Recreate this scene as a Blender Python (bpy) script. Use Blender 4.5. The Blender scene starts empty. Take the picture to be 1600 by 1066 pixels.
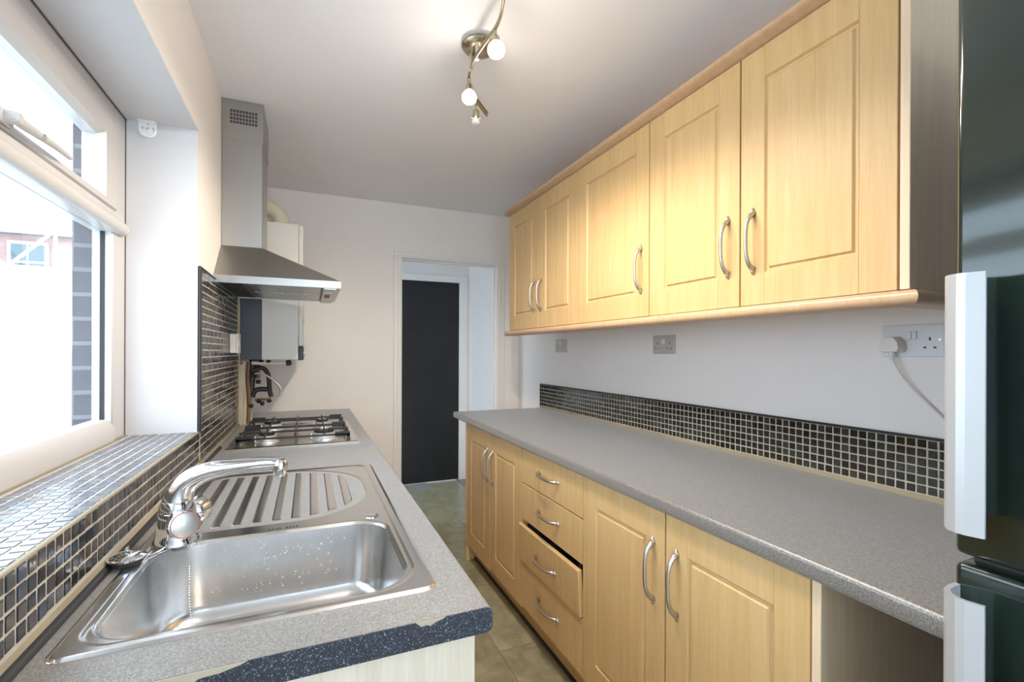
import bpy, bmesh, math, random
import numpy as np
from mathutils import Vector, Matrix
random.seed(7)
S = bpy.context.scene
COL = S.collection
PI = math.pi

# ------------------------------------------------------------------ camera, world, exposure
CAM = (0.0, 0.0, 1.27); YAW = .4055; FPX = 738.0; ROLL = -.0039; CY = 550.7
cd = bpy.data.cameras.new('camera'); cam = bpy.data.objects.new('camera', cd); COL.objects.link(cam)
cd.sensor_width = 36.0; cd.lens = 36.0 * FPX / 1600.0; cd.shift_y = (CY - 533.0) / 1600.0
cd.clip_start = .02; cd.clip_end = 200
cam.matrix_world = Matrix.Translation(CAM) @ Matrix.Rotation(-YAW, 4, 'Z') @ Matrix.Rotation(PI / 2, 4, 'X') @ Matrix.Rotation(-ROLL, 4, 'Z')
S.camera = cam

W = bpy.data.worlds.new('overcast_sky'); S.world = W; W.use_nodes = True
bg = W.node_tree.nodes['Background']
bg.inputs[0].default_value = (.74, .865, 1.0, 1); bg.inputs[1].default_value = 5.2
LAMP_W = 1.2; SPOT_W = 21.0

S.view_settings.view_transform = 'Standard'
S.view_settings.look = 'None'
S.view_settings.gamma = 1.0
S.view_settings.use_curve_mapping = False
S.view_settings.exposure = 0.38
S.cycles.use_denoising = True
S.cycles.max_bounces = 16
S.cycles.diffuse_bounces = 12
S.cycles.transparent_max_bounces = 16
S.cycles.sample_clamp_indirect = 8.0

# ------------------------------------------------------------------ materials
def mat(name, col=(.8, .8, .8), rough=.5, metal=0.0, spec=.5, coat=0.0, coat_rough=.1, emit=None, estr=0):
    m = bpy.data.materials.new(name); m.use_nodes = True
    b = m.node_tree.nodes['Principled BSDF']
    b.inputs['Base Color'].default_value = (*col, 1)
    b.inputs['Roughness'].default_value = rough
    b.inputs['Metallic'].default_value = metal
    b.inputs['Specular IOR Level'].default_value = spec
    b.inputs['Coat Weight'].default_value = coat
    b.inputs['Coat Roughness'].default_value = coat_rough
    if emit:
        b.inputs['Emission Color'].default_value = (*emit, 1); b.inputs['Emission Strength'].default_value = estr
    return m

def N(m, t): return m.node_tree.nodes.new(t)
def LK(m, a, b): m.node_tree.links.new(a, b)
def BS(m): return m.node_tree.nodes['Principled BSDF']

def coords(m, scale=(1, 1, 1), kind='Object'):
    tc = N(m, 'ShaderNodeTexCoord'); mp = N(m, 'ShaderNodeMapping')
    mp.inputs['Scale'].default_value = scale
    LK(m, tc.outputs[kind], mp.inputs['Vector'])
    return mp.outputs['Vector'], mp

def noise(m, vec, scale, detail=3, rough=.5):
    n = N(m, 'ShaderNodeTexNoise'); n.inputs['Scale'].default_value = scale
    n.inputs['Detail'].default_value = detail; n.inputs['Roughness'].default_value = rough
    LK(m, vec, n.inputs['Vector']); return n

def ramp(m, fac, stops, interp='LINEAR'):
    r = N(m, 'ShaderNodeValToRGB'); r.color_ramp.interpolation = interp
    e = r.color_ramp.elements
    while len(e) < len(stops): e.new(.5)
    for i, (p, c) in enumerate(stops):
        e[i].position = p; e[i].color = (*c, 1)
    LK(m, fac, r.inputs['Fac']); return r

def bump(m, h, strength=.1, dist=.002):
    b = N(m, 'ShaderNodeBump'); b.inputs['Strength'].default_value = strength; b.inputs['Distance'].default_value = dist
    LK(m, h, b.inputs['Height']); LK(m, b.outputs['Normal'], BS(m).inputs['Normal'])

def paint(name, col, rough=.6, tint=.04, bs=.15):
    m = mat(name, col, rough, spec=.3)
    v, _ = coords(m)
    n = noise(m, v, 2.5, 4)
    d = tuple(max(0, c * (1 - tint)) for c in col)
    r = ramp(m, n.outputs['Fac'], [(.3, d), (.7, col)])
    LK(m, r.outputs['Color'], BS(m).inputs['Base Color'])
    n2 = noise(m, v, 90, 3); bump(m, n2.outputs['Fac'], bs, .001)
    return m

def wood(name, a, b, c, rough=.42):
    m = mat(name, a, rough, spec=.45)
    tc = N(m, 'ShaderNodeTexCoord'); oi = N(m, 'ShaderNodeObjectInfo')
    ad = N(m, 'ShaderNodeVectorMath'); ad.operation = 'ADD'
    sc = N(m, 'ShaderNodeVectorMath'); sc.operation = 'SCALE'; sc.inputs['Scale'].default_value = 9.0
    cx = N(m, 'ShaderNodeCombineXYZ'); LK(m, oi.outputs['Random'], cx.inputs[0]); LK(m, oi.outputs['Random'], cx.inputs[1])
    LK(m, cx.outputs[0], sc.inputs[0]); LK(m, tc.outputs['Object'], ad.inputs[0]); LK(m, sc.outputs[0], ad.inputs[1])
    mp = N(m, 'ShaderNodeMapping'); mp.inputs['Scale'].default_value = (1, 1, .045); LK(m, ad.outputs[0], mp.inputs['Vector'])
    n1 = noise(m, mp.outputs[0], 42, 4, .6)
    n1.inputs['Distortion'].default_value = .3
    n2 = noise(m, mp.outputs[0], 210, 3, .6)
    mx = N(m, 'ShaderNodeMix'); mx.data_type = 'FLOAT'; mx.inputs[0].default_value = .42
    LK(m, n1.outputs['Fac'], mx.inputs[2]); LK(m, n2.outputs['Fac'], mx.inputs[3])
    r = ramp(m, mx.outputs[0], [(.32, c), (.5, a), (.68, b)])
    LK(m, r.outputs['Color'], BS(m).inputs['Base Color'])
    bump(m, n2.outputs['Fac'], .06, .0006)
    return m

def speckle(name, dark, mid, light, rough=.38, scale=620):
    m = mat(name, mid, rough, spec=.5)
    v, _ = coords(m)
    n = noise(m, v, scale, 2, .7); n2 = noise(m, v, scale * .45, 2, .6)
    r = ramp(m, n.outputs['Fac'], [(.34, dark), (.52, mid), (.60, mid), (.68, light)])
    r2 = ramp(m, n2.outputs['Fac'], [(.40, (.55, .55, .55)), (.62, (1.25, 1.25, 1.25))])
    mx = N(m, 'ShaderNodeMix'); mx.data_type = 'RGBA'; mx.blend_type = 'MULTIPLY'; mx.inputs[0].default_value = 1
    LK(m, r.outputs['Color'], mx.inputs[6]); LK(m, r2.outputs['Color'], mx.inputs[7])
    LK(m, mx.outputs[2], BS(m).inputs['Base Color'])
    bump(m, n.outputs['Fac'], .08, .0004)
    return m

def steel(name, col=(.60, .60, .58), rough=.3, streak=(1, 1, 1), bs=.05, spots=False):
    m = mat(name, col, rough, metal=1.0)
    v, _ = coords(m, streak)
    n = noise(m, v, 300 if 'brushed' in name else 14, 2, .6)
    r = ramp(m, n.outputs['Fac'], [(0, (rough * .8,) * 3), (1, (rough * 1.2,) * 3)])
    LK(m, r.outputs['Color'], BS(m).inputs['Roughness'])
    if bs > 0: bump(m, n.outputs['Fac'], bs, .0006)
    if spots:
        v2, _ = coords(m)
        vo = N(m, 'ShaderNodeTexVoronoi'); vo.inputs['Scale'].default_value = 60; LK(m, v2, vo.inputs['Vector'])
        rr = ramp(m, vo.outputs['Distance'], [(.07, (.95, .95, .95)), (.13, col)])
        LK(m, rr.outputs['Color'], BS(m).inputs['Base Color'])
    return m

def tilemat(name, cols, rough=.1):
    m = mat(name, cols[0], rough, spec=.6)
    oi = N(m, 'ShaderNodeObjectInfo'); ge = N(m, 'ShaderNodeNewGeometry')
    ma = N(m, 'ShaderNodeMath'); ma.operation = 'MULTIPLY'; ma.inputs[1].default_value = 7.31; LK(m, oi.outputs['Random'], ma.inputs[0])
    a2 = N(m, 'ShaderNodeMath'); a2.operation = 'ADD'; LK(m, ma.outputs[0], a2.inputs[0]); LK(m, ge.outputs['Random Per Island'], a2.inputs[1])
    fr = N(m, 'ShaderNodeMath'); fr.operation = 'FRACT'; LK(m, a2.outputs[0], fr.inputs[0])
    k = len(cols)
    r = ramp(m, fr.outputs[0], [(i / k, c) for i, c in enumerate(cols)], 'CONSTANT')
    v, _ = coords(m); n = noise(m, v, 130, 3)
    r2 = ramp(m, n.outputs['Fac'], [(.3, (.7, .7, .7)), (.7, (1.3, 1.3, 1.3))])
    mx = N(m, 'ShaderNodeMix'); mx.data_type = 'RGBA'; mx.blend_type = 'MULTIPLY'; mx.inputs[0].default_value = 1
    LK(m, r.outputs['Color'], mx.inputs[6]); LK(m, r2.outputs['Color'], mx.inputs[7])
    LK(m, mx.outputs[2], BS(m).inputs['Base Color'])
    bump(m, n.outputs['Fac'], .12, .0012)
    return m

M = {}
M['wall'] = paint('white_wall_paint', (.85, .81, .77))
M['wall_cool'] = paint('side_wall_paint', (.82, .785, .775))
M['reveal'] = paint('wall_paint_darkened', (.62, .615, .63))  # white wall paint, darkened in colour to offset the strong daylight here
M['ceil'] = paint('ceiling_paint', (.82, .81, .83), tint=.03)
M['gloss'] = paint('white_gloss_paint', (.82, .80, .77), .35, .02, .05)
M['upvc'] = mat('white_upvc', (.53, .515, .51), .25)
M['bracket'] = mat('white_bracket_plastic', (.86, .86, .85), .3)
M['gasket'] = mat('black_gasket', (.02, .02, .025), .6)
M['silicone'] = paint('aged_sealant', (.31, .275, .20), .6, .3)
M['mould'] = mat('dark_mould', (.12, .10, .09), .9)
M['wood'] = wood('beech_effect', (.625, .425, .20), (.675, .475, .25), (.565, .365, .155))
M['wood_lit'] = wood('beech_lightened', (.78, .61, .43), (.83, .67, .49), (.72, .54, .36))  # same beech as the doors, lightened to make up for missing light
M['wood_pale'] = wood('pale_ash_panel', (.66, .56, .44), (.72, .63, .52), (.60, .50, .39))
M['trimwood'] = wood('rounded_beech_trim', (.57, .375, .225), (.63, .43, .27), (.51, .325, .185), .35)
M['lam'] = speckle('grey_speckled_laminate', (.095, .093, .09), (.20, .194, .185), (.48, .475, .46), .40, 780)
BS(M['lam']).inputs['Sheen Weight'].default_value = .42
BS(M['lam']).inputs['Sheen Roughness'].default_value = .45
BS(M['lam']).inputs['IOR'].default_value = 1.9
M['lamdark'] = speckle('dark_speckled_edge', (.012, .013, .022), (.018, .021, .035), (.35, .40, .50), .5, 520)
M['lamfront'] = speckle('speckled_front_edge', (.03, .03, .035), (.065, .06, .065), (.30, .29, .30), .34, 620)
M['steel'] = steel('brushed_steel', (.40, .39, .37), .32, (1, 1, .05), 0)
M['sink'] = steel('sink_steel', (.74, .735, .73), .2, (1, 1, 1), 0)
M['bowl'] = steel('bowl_steel', (.66, .65, .64), .25, (1, 1, 1), 0)
M['hobsteel'] = steel('hob_steel', (.66, .63, .57), .24)
M['chrome'] = steel('chrome', (.80, .81, .83), .06, (1, 1, 1), .0)
M['nickel'] = steel('satin_nickel', (.56, .545, .52), .38, (1, 1, 1), .0)
M['lampmetal'] = steel('lamp_brass_nickel', (.48, .42, .30), .25, (1, 1, 1), .02)
M['alu'] = mat('silver_aluminium', (.56, .575, .60), .42, metal=.5)
M['iron'] = mat('black_cast_iron', (.015, .015, .017), .45)
M['black'] = mat('black_plastic', (.02, .021, .024), .4)
M['rubber'] = mat('black_rubber', (.03, .028, .028), .6)
M['brass'] = mat('aged_brass', (.42, .33, .16), .35, metal=.9)
M['copper'] = paint('dull_copper_pipe', (.30, .17, .09), .45, .3)
M['creampipe'] = paint('cream_painted_pipe', (.66, .59, .44), .5, .2)
M['pvc'] = mat('cream_pvc', (.80, .74, .56), .3)
M['boiler'] = mat('boiler_white_enamel', (.78, .76, .70), .3)
M['boilerdark'] = mat('boiler_grey_side', (.055, .058, .07), .4)
M['plate'] = mat('brushed_socket_plate', (.50, .49, .48), .35, metal=.3)
M['plate_w'] = paint('white_socket_plate', (.70, .72, .76), .35, .1)
M['plastic_w'] = mat('off_white_plastic', (.72, .69, .65), .4)
M['hole'] = mat('socket_hole', (.03, .03, .03), .7)
M['fridge'] = mat('gloss_black_fridge', (.010, .020, .015), .14, coat=.5, coat_rough=.06)  # black with the reflected green put into the base colour
M['fridgeside'] = mat('fridge_side', (.02, .022, .022), .4)
M['door_black'] = paint('charcoal_door_paint', (.022, .022, .024), .55, .35, .3)
M['tile_l'] = tilemat('dark_glass_tile_left', [(.012, .013, .02), (.045, .036, .035), (.022, .03, .055), (.055, .045, .04), (.018, .018, .02), (.03, .034, .03), (.035, .03, .034)])
M['tile_r'] = tilemat('dark_glass_tile_right', [(.010, .010, .009), (.014, .014, .012), (.012, .012, .012), (.03, .034, .028), (.020, .017, .012), (.009, .009, .009)])
M['tile_s'] = tilemat('sill_tile_glare', [(.11, .12, .145), (.15, .15, .16), (.10, .12, .15), (.13, .125, .125)], .2)  # dark tile with a raised bluish base, painting in the sky glare
M['grout'] = paint('cream_grout', (.50, .46, .38), .8, .2)
M['grout_s'] = paint('pale_grout', (.55, .54, .54), .8, .2)
M['mdf'] = paint('raw_chipboard', (.52, .44, .33), .9, .3)
M['glow'] = mat('lamp_lens', (1, .95, .85), .3, emit=(1, .86, .66), estr=40)
M['bulb_lit'] = mat('lit_reflector_glass', (.8, .75, .65), .3, emit=(1, .84, .62), estr=2.5)
M['bulb_off'] = mat('unlit_lamp_glass', (.75, .72, .72), .2)
M['brick'] = paint('dark_engineering_brick', (.09, .09, .105), .9, .4, .5)
M['brick_red'] = paint('red_brick', (.46, .31, .28), .9, .3, .5)
M['mortar'] = paint('mortar', (.17, .17, .18), .95, .2)
M['render'] = paint('white_render', (.80, .80, .78), .8)
M['slate'] = paint('roof_slate', (.22, .23, .26), .7)
M['concrete'] = paint('yard_concrete', (.60, .60, .58), .9)
M['winglass'] = mat('far_window_glass', (.10, .14, .16), .05)

def floor_tile_mat():
    m = mat('slate_floor_tile', (.14, .135, .12), .3, spec=.5)
    v, _ = coords(m); oi = N(m, 'ShaderNodeObjectInfo')
    n = noise(m, v, 9, 6, .65); n.inputs['Distortion'].default_value = .8
    ad = N(m, 'ShaderNodeMath'); ad.operation = 'MULTIPLY_ADD'; ad.inputs[1].default_value = .12
    LK(m, oi.outputs['Random'], ad.inputs[0]); LK(m, n.outputs['Fac'], ad.inputs[2])
    r = ramp(m, ad.outputs[0], [(.3, (.18, .165, .105)), (.52, (.28, .26, .165)), (.72, (.38, .355, .24))])
    LK(m, r.outputs['Color'], BS(m).inputs['Base Color'])
    n2 = noise(m, v, 40, 4); bump(m, n2.outputs['Fac'], .25, .002)
    return m
M['floor'] = floor_tile_mat()
M['floorgrout'] = paint('floor_grout', (.30, .29, .26), .9, .2)

def glassmat():
    m = bpy.data.materials.new('window_glass'); m.use_nodes = True
    nt = m.node_tree; nt.nodes.clear()
    o = nt.nodes.new('ShaderNodeOutputMaterial'); mx = nt.nodes.new('ShaderNodeMixShader')
    t = nt.nodes.new('ShaderNodeBsdfTransparent'); g = nt.nodes.new('ShaderNodeBsdfGlossy')
    t.inputs[0].default_value = (.94, .97, .98, 1); g.inputs['Roughness'].default_value = .02
    fr = nt.nodes.new('ShaderNodeFresnel'); fr.inputs['IOR'].default_value = 1.45
    ge = nt.nodes.new('ShaderNodeNewGeometry'); iv = nt.nodes.new('ShaderNodeMath'); iv.operation = 'SUBTRACT'; iv.inputs[0].default_value = 1
    nt.links.new(ge.outputs['Backfacing'], iv.inputs[1]); mu = nt.nodes.new('ShaderNodeMath'); mu.operation = 'MULTIPLY'
    nt.links.new(iv.outputs[0], mu.inputs[0]); nt.links.new(fr.outputs[0], mu.inputs[1])
    nt.links.new(mu.outputs[0], mx.inputs[0]); nt.links.new(t.outputs[0], mx.inputs[1]); nt.links.new(g.outputs[0], mx.inputs[2])
    nt.links.new(mx.outputs[0], o.inputs[0]); return m
M['glass'] = glassmat()

# ------------------------------------------------------------------ geometry helpers (everything in world metres)
WL = {}
def nb(): return bmesh.new()

def box(bm, x0, x1, y0, y1, z0, z1, bev=0.0, seg=1, mi=0):
    r = bmesh.ops.create_cube(bm, size=1.0)
    vs = r['verts']
    for v in vs:
        v.co = Vector(((x0 + x1) / 2 + v.co.x * (x1 - x0), (y0 + y1) / 2 + v.co.y * (y1 - y0), (z0 + z1) / 2 + v.co.z * (z1 - z0)))
    fs = set(f for v in vs for f in v.link_faces)
    for f in fs: f.material_index = mi
    if bev > 0:
        es = list({e for v in vs for e in v.link_edges})
        bmesh.ops.bevel(bm, geom=es, offset=bev, segments=seg, affect='EDGES', profile=.5, clamp_overlap=True)
    return vs

def prism(bm, poly, axis, a, b, mi=0):
    """poly: 2-D outline (ccw), extruded along axis 'x','y' or 'z' from a to b"""
    def P(p, t):
        return {'x': (t, p[0], p[1]), 'y': (p[0], t, p[1]), 'z': (p[0], p[1], t)}[axis]
    A = [bm.verts.new(P(p, a)) for p in poly]; B = [bm.verts.new(P(p, b)) for p in poly]
    n = len(poly)
    for i in range(n):
        f = bm.faces.new((A[i], A[(i + 1) % n], B[(i + 1) % n], B[i])); f.material_index = mi
    f = bm.faces.new(A[::-1]); f.material_index = mi
    f = bm.faces.new(B); f.material_index = mi
    return A, B

def tube(bm, pts, rad, seg=10, cap=True, flat=None):
    pts = [Vector(p) for p in pts]; n = len(pts)
    if not hasattr(rad, '__len__'): rad = [rad] * n
    T = []
    for i in range(n):
        t = (pts[min(i + 1, n - 1)] - pts[max(i - 1, 0)]); T.append(t.normalized())
    up = Vector((0, 0, 1)) if abs(T[0].z) < .9 else Vector((1, 0, 0))
    nrm = T[0].cross(up).normalized()
    rings = []
    for i in range(n):
        nrm = (nrm - T[i] * nrm.dot(T[i])).normalized(); bi = T[i].cross(nrm)
        ring = []
        for k in range(seg):
            a = 2 * PI * k / seg
            ring.append(bm.verts.new(pts[i] + (nrm * math.cos(a) + bi * math.sin(a) * (flat or 1)) * rad[i]))
        rings.append(ring)
    for i in range(n - 1):
        for k in range(seg):
            bm.faces.new((rings[i][k], rings[i][(k + 1) % seg], rings[i + 1][(k + 1) % seg], rings[i + 1][k]))
    if cap:
        bm.faces.new(rings[0][::-1]); bm.faces.new(rings[-1])

def lathe(bm, prof, c, axis=(0, 0, 1), seg=28):
    """prof: list of (r, h) along axis from point c"""
    c = Vector(c); ax = Vector(axis).normalized()
    u = ax.cross(Vector((0, 0, 1)) if abs(ax.z) < .9 else Vector((1, 0, 0))).normalized(); w = ax.cross(u)
    rings = []
    for r, h in prof:
        rings.append([bm.verts.new(c + ax * h + (u * math.cos(2 * PI * k / seg) + w * math.sin(2 * PI * k / seg)) * max(r, 1e-5)) for k in range(seg)])
    for i in range(len(rings) - 1):
        for k in range(seg):
            bm.faces.new((rings[i][k], rings[i][(k + 1) % seg], rings[i + 1][(k + 1) % seg], rings[i + 1][k]))
    bm.faces.new(rings[0][::-1]); bm.faces.new(rings[-1])

def arc(cx, cy, r, a0, a1, n):
    return [(cx + r * math.cos(a0 + (a1 - a0) * i / n), cy + r * math.sin(a0 + (a1 - a0) * i / n)) for i in range(n + 1)]

def bez(p, n=16):
    """Catmull-Rom through points"""
    P = [Vector(q) for q in p]; P = [2 * P[0] - P[1]] + P + [2 * P[-1] - P[-2]]; out = []
    for i in range(1, len(P) - 2):
        for k in range(n):
            t = k / n
            out.append(.5 * ((2 * P[i]) + (P[i + 1] - P[i - 1]) * t + (2 * P[i - 1] - 5 * P[i] + 4 * P[i + 1] - P[i + 2]) * t * t + (3 * P[i] - P[i - 1] - 3 * P[i + 1] + P[i + 2]) * t ** 3))
    out.append(P[-2]); return out

def tag(o, label=None, cat=None, group=None, kind=None):
    if label: o['label'] = label
    if cat: o['category'] = cat
    if group: o['group'] = group
    if kind: o['kind'] = kind
    return o

def link(o, parent, wc):
    COL.objects.link(o); WL[o.name] = Vector(wc)
    if parent is not None:
        o.parent = parent; o.location = Vector(wc) - WL[parent.name]
    else: o.location = wc

def obj(name, bm, mats, parent=None, smooth=False, recalc=True):
    if recalc: bmesh.ops.recalc_face_normals(bm, faces=bm.faces)
    co = [v.co for v in bm.verts]
    lo = Vector([min(c[i] for c in co) for i in range(3)]); hi = Vector([max(c[i] for c in co) for i in range(3)])
    c = (lo + hi) / 2
    if parent is None: c.z = lo.z
    bmesh.ops.translate(bm, verts=bm.verts, vec=-c)
    me = bpy.data.meshes.new(name); bm.to_mesh(me); bm.free()
    for m in (mats if isinstance(mats, (list, tuple)) else [mats]): me.materials.append(m)
    if smooth:
        me.polygons.foreach_set('use_smooth', [True] * len(me.polygons))
        try: me.set_sharp_from_angle(angle=math.radians(40))
        except Exception: pass
    o = bpy.data.objects.new(name, me); link(o, parent, c); return o

def thing(name, loc, label, cat, group=None):
    o = bpy.data.objects.new(name, None); o.empty_display_size = .05; link(o, None, loc); return tag(o, label, cat, group)

def struct(name, bm, m, **k):
    o = obj(name, bm, m, **k); o['kind'] = 'structure'; return o

def sroot(name, loc):
    o = bpy.data.objects.new(name, None); o.empty_display_size = .05; link(o, None, loc); o['kind'] = 'structure'; return o

def proj(p):
    x, y, z = p[0], p[1], p[2] - CAM[2]
    c = x * math.cos(YAW) - y * math.sin(YAW); d = x * math.sin(YAW) + y * math.cos(YAW)
    if d < .05: return None
    a, b = c / d, z / d
    return 800 + FPX * a, CY - FPX * b

# ------------------------------------------------------------------ room dimensions
XL, XR, YB, ZC = -.34, 1.523, 3.423, 2.33
YF = -1.5
WT = .88       # worktop top
TP = .0247     # mosaic pitch
PY0, PY1 = 3.52, 4.53   # passage

# floor
fl = sroot('floor', (0.6, 1.5, 0))
bm = nb(); box(bm, -.66, 1.8, YF - .1, PY1 + .2, -.1, -.004); obj('subfloor', bm, M['floorgrout'], fl)
tm = nb(); box(tm, -.1485, .1485, -.2985, .2985, -.008, 0, .001)
tme = bpy.data.meshes.new('floor_tile'); tm.to_mesh(tme); tm.free(); tme.materials.append(M['floor'])
for ci in range(-1, 6):
    xc = -.155 + .3 * ci + .15 - .3 + .3
    x0 = .145 + .3 * (ci - 1)
    off = 4.26 if (ci % 2 == 1) else 3.96
    k = -10
    while True:
        y0 = off - .6 * 10 + .6 * (k + 10)
        if y0 > PY1 + .1: break
        k += 1
        if y0 + .6 < YF: continue
        wc = Vector((x0 + .15, y0 + .3, 0))
        if wc.y > PY1 + .02 or wc.x > 1.6 or wc.x < -.4: continue
        o = bpy.data.objects.new('tile', tme); link(o, fl, wc)

# ceiling
bm = nb(); box(bm, -.66, 1.8, YF - .1, PY1 + .2, ZC, ZC + .12); struct('ceiling', bm, M['ceil'])

# left wall with window opening
WY0, WY1, WZ0, WZ1 = .05, 1.845, 1.0, 2.0
XO = -.66
bm = nb()
box(bm, XO, XL, YF - .1, WY0, 0, ZC); box(bm, XO, XL, WY1, YB + .1, 0, ZC)
box(bm, XO, XL, WY0, WY1, 0, WZ0 - .006); box(bm, XO, XL, WY0, WY1, WZ1, ZC)
wl = struct('wall_left', bm, M['wall'])
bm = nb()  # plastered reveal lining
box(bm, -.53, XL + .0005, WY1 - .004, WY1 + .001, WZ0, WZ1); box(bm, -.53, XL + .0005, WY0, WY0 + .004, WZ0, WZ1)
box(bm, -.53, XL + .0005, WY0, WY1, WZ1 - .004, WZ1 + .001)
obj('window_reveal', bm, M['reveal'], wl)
# right wall, end wall behind camera
bm = nb(); box(bm, XR, XR + .15, YF - .1, YB + .1, 0, ZC); struct('wall_right', bm, M['wall_cool'])
GX0, GX1, GZ1 = -.25, 1.43, 2.18
bm = nb(); box(bm, XL, GX0, YF - .1, YF, 0, ZC); box(bm, GX1, XR, YF - .1, YF, 0, ZC); box(bm, GX0, GX1, YF - .1, YF, GZ1, ZC)
struct('wall_front', bm, M['wall'])
w3 = sroot('added_window_3', (.59, YF - .05, 0))  # unseen glazed door behind the camera, added to let daylight in
bm = nb(); gm = (GX0 + GX1) / 2
for a in ((GX0, GX0 + .06, 0, GZ1), (GX1 - .06, GX1, 0, GZ1), (GX0 + .06, GX1 - .06, 0, .10), (GX0 + .06, GX1 - .06, GZ1 - .06, GZ1), (gm - .04, gm + .04, .10, GZ1 - .06)): box(bm, a[0], a[1], YF - .08, YF - .02, a[2], a[3], .004)
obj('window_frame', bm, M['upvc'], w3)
for a in ((GX0 + .06, gm - .04), (gm + .04, GX1 - .06)):
    bm = nb(); box(bm, a[0], a[1], YF - .053, YF - .047, .10, GZ1 - .06); obj('pane', bm, M['glass'], w3)
# back wall with doorway
DX0, DX1, DZ = .605, 1.335, 1.945
bm = nb(); box(bm, XL, DX0 - .02, YB, YB + .1, 0, ZC); box(bm, DX1 + .02, XR + .1, YB, YB + .1, 0, ZC); box(bm, DX0 - .02, DX1 + .02, YB, YB + .1, DZ + .02, ZC)
struct('wall_back', bm, M['wall'])
# doorway lining and architrave
tr = sroot('trim_1', (.97, YB, 0))
bm = nb(); box(bm, DX0 - .02, DX0, YB + .001, YB + .104, 0, DZ + .02, .002); obj('door_lining', bm, M['gloss'], tr)
bm = nb(); box(bm, DX1, DX1 + .02, YB + .001, YB + .104, 0, DZ + .02, .002); box(bm, DX1 - .012, DX1, YB + .03, YB + .065, 0, DZ, .002); obj('door_lining', bm, M['gloss'], tr)
bm = nb(); box(bm, DX0, DX1, YB + .001, YB + .104, DZ, DZ + .02, .002); box(bm, DX0, DX1, YB + .03, YB + .065, DZ - .012, DZ, .002); obj('door_lining', bm, M['gloss'], tr)
def archi(x0, x1, z0, z1, vert):
    bm = nb(); box(bm, x0, x1, YB - .016, YB, z0, z1, .003)
    if vert:
        m_ = .35 if x0 > 1 else .65
        xi = x0 + (x1 - x0) * m_; box(bm, xi - .012, xi + .012, YB - .021, YB - .010, z0, z1, .003)
    else: box(bm, x0, x1, YB - .021, YB - .010, z0 + .010, z0 + .030, .003)
    return bm
obj('architrave', archi(.550, .608, 0, 1.943, True), M['gloss'], tr)
obj('architrave', archi(1.332, 1.400, 0, 1.943, True), M['gloss'], tr)
obj('architrave', archi(.550, 1.400, 1.943, 1.990, False), M['gloss'], tr)

# passage beyond
bm = nb(); box(bm, 1.474, 1.62, PY0, PY1 + .2, 0, ZC); struct('wall_passage_right', bm, M['wall_cool'])
bm = nb(); box(bm, -.34, -.30, PY0, 3.62, 0, ZC); box(bm, -.34, -.30, 4.45, PY1, 0, ZC); box(bm, -.34, -.30, 3.62, 4.45, 0, .25); box(bm, -.34, -.30, 3.62, 4.45, 2.05, ZC)
struct('wall_passage_left', bm, M['wall_cool'])
w2 = sroot('added_window_2', (-.32, 4.03, .25))  # unseen glazed opening, added to bring cold daylight into the passage
bm = nb()
for a in ((3.62, 3.68, .25, 2.05), (4.39, 4.45, .25, 2.05), (3.68, 4.39, .25, .31), (3.68, 4.39, 1.99, 2.05)): box(bm, -.345, -.295, *a, .004)
obj('window_frame', bm, M['upvc'], w2)
bm = nb(); box(bm, -.323, -.317, 3.68, 4.39, .31, 1.99); obj('pane', bm, M['glass'], w2)
bm = nb(); box(bm, -.34, .50, PY1, PY1 + .1, 0, ZC); box(bm, 1.372, 1.474, PY1, PY1 + .1, 0, ZC); box(bm, .50, 1.372, PY1, PY1 + .1, 1.958, ZC)
struct('wall_passage_back', bm, M['wall_cool'])
d1 = sroot('door_1', (.936, PY1, 0))
bm = nb(); box(bm, .502, 1.369, PY1 + .004, PY1 + .044, .006, 1.955, .003)
obj('door_panel', bm, M['door_black'], d1)
bm = nb(); lathe(bm, [(.008, 0), (.008, .03), (.022, .036), (.026, .05), (.02, .062), (0, .064)], (.56, PY1 + .004, .98), (0, -1, 0), 20); obj('door_knob', bm, M['nickel'], d1, True)
tr2 = sroot('trim_2', (1.41, PY1, 0))
bm = nb(); box(bm, 1.372, 1.452, PY1 - .014, PY1, 0, 2.02, .003); obj('architrave', bm, M['gloss'], tr2)
bm = nb(); box(bm, .44, 1.372, PY1 - .014, PY1, 1.958, 2.02, .003); obj('architrave', bm, M['gloss'], tr2)
bm = nb(); box(bm, .44, .50, PY1 - .014, PY1, 0, 1.958, .003); obj('architrave', bm, M['gloss'], tr2)

# ------------------------------------------------------------------ window 1
win = sroot('window_1', (-.56, .95, WZ0))
FX0, FX1 = -.582, -.532
bm = nb()
box(bm, FX0, FX1, 1.742, WY1 - .004, WZ0, WZ1 - .004, .004)
box(bm, FX0, FX1, WY0 + .004, WY0 + .1, WZ0, WZ1 - .004, .004)
box(bm, FX0, FX1, WY0 + .1, 1.742, 1.932, WZ1 - .004, .004)
prism(bm, [(FX0, WZ0 + .068), (FX0, WZ0), (FX1 + .006, WZ0), (FX1 + .006, WZ0 + .045), (FX1 - .012, WZ0 + .068)], 'y', WY0 + .1, 1.742)
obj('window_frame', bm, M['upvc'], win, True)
bm = nb()   # transom with rounded nose
pf = [(FX0, 1.62), (FX1 + .004, 1.62)] + [(FX1 + .012 + .012 * math.cos(a), 1.640 + .018 * math.sin(a)) for a in [-PI / 2 + PI * i / 6 for i in range(7)]] + [(FX1 + .010, 1.664), (FX1 + .009, 1.6772), (FX0, 1.6772)]
prism(bm, pf, 'y', WY0 + .06, 1.80); obj('transom', bm, M['upvc'], win, True)
bm = nb(); box(bm, FX0, FX1, .66, .74, WZ0 + .05, 1.95, .004); obj('mullion', bm, M['upvc'], win)
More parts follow.
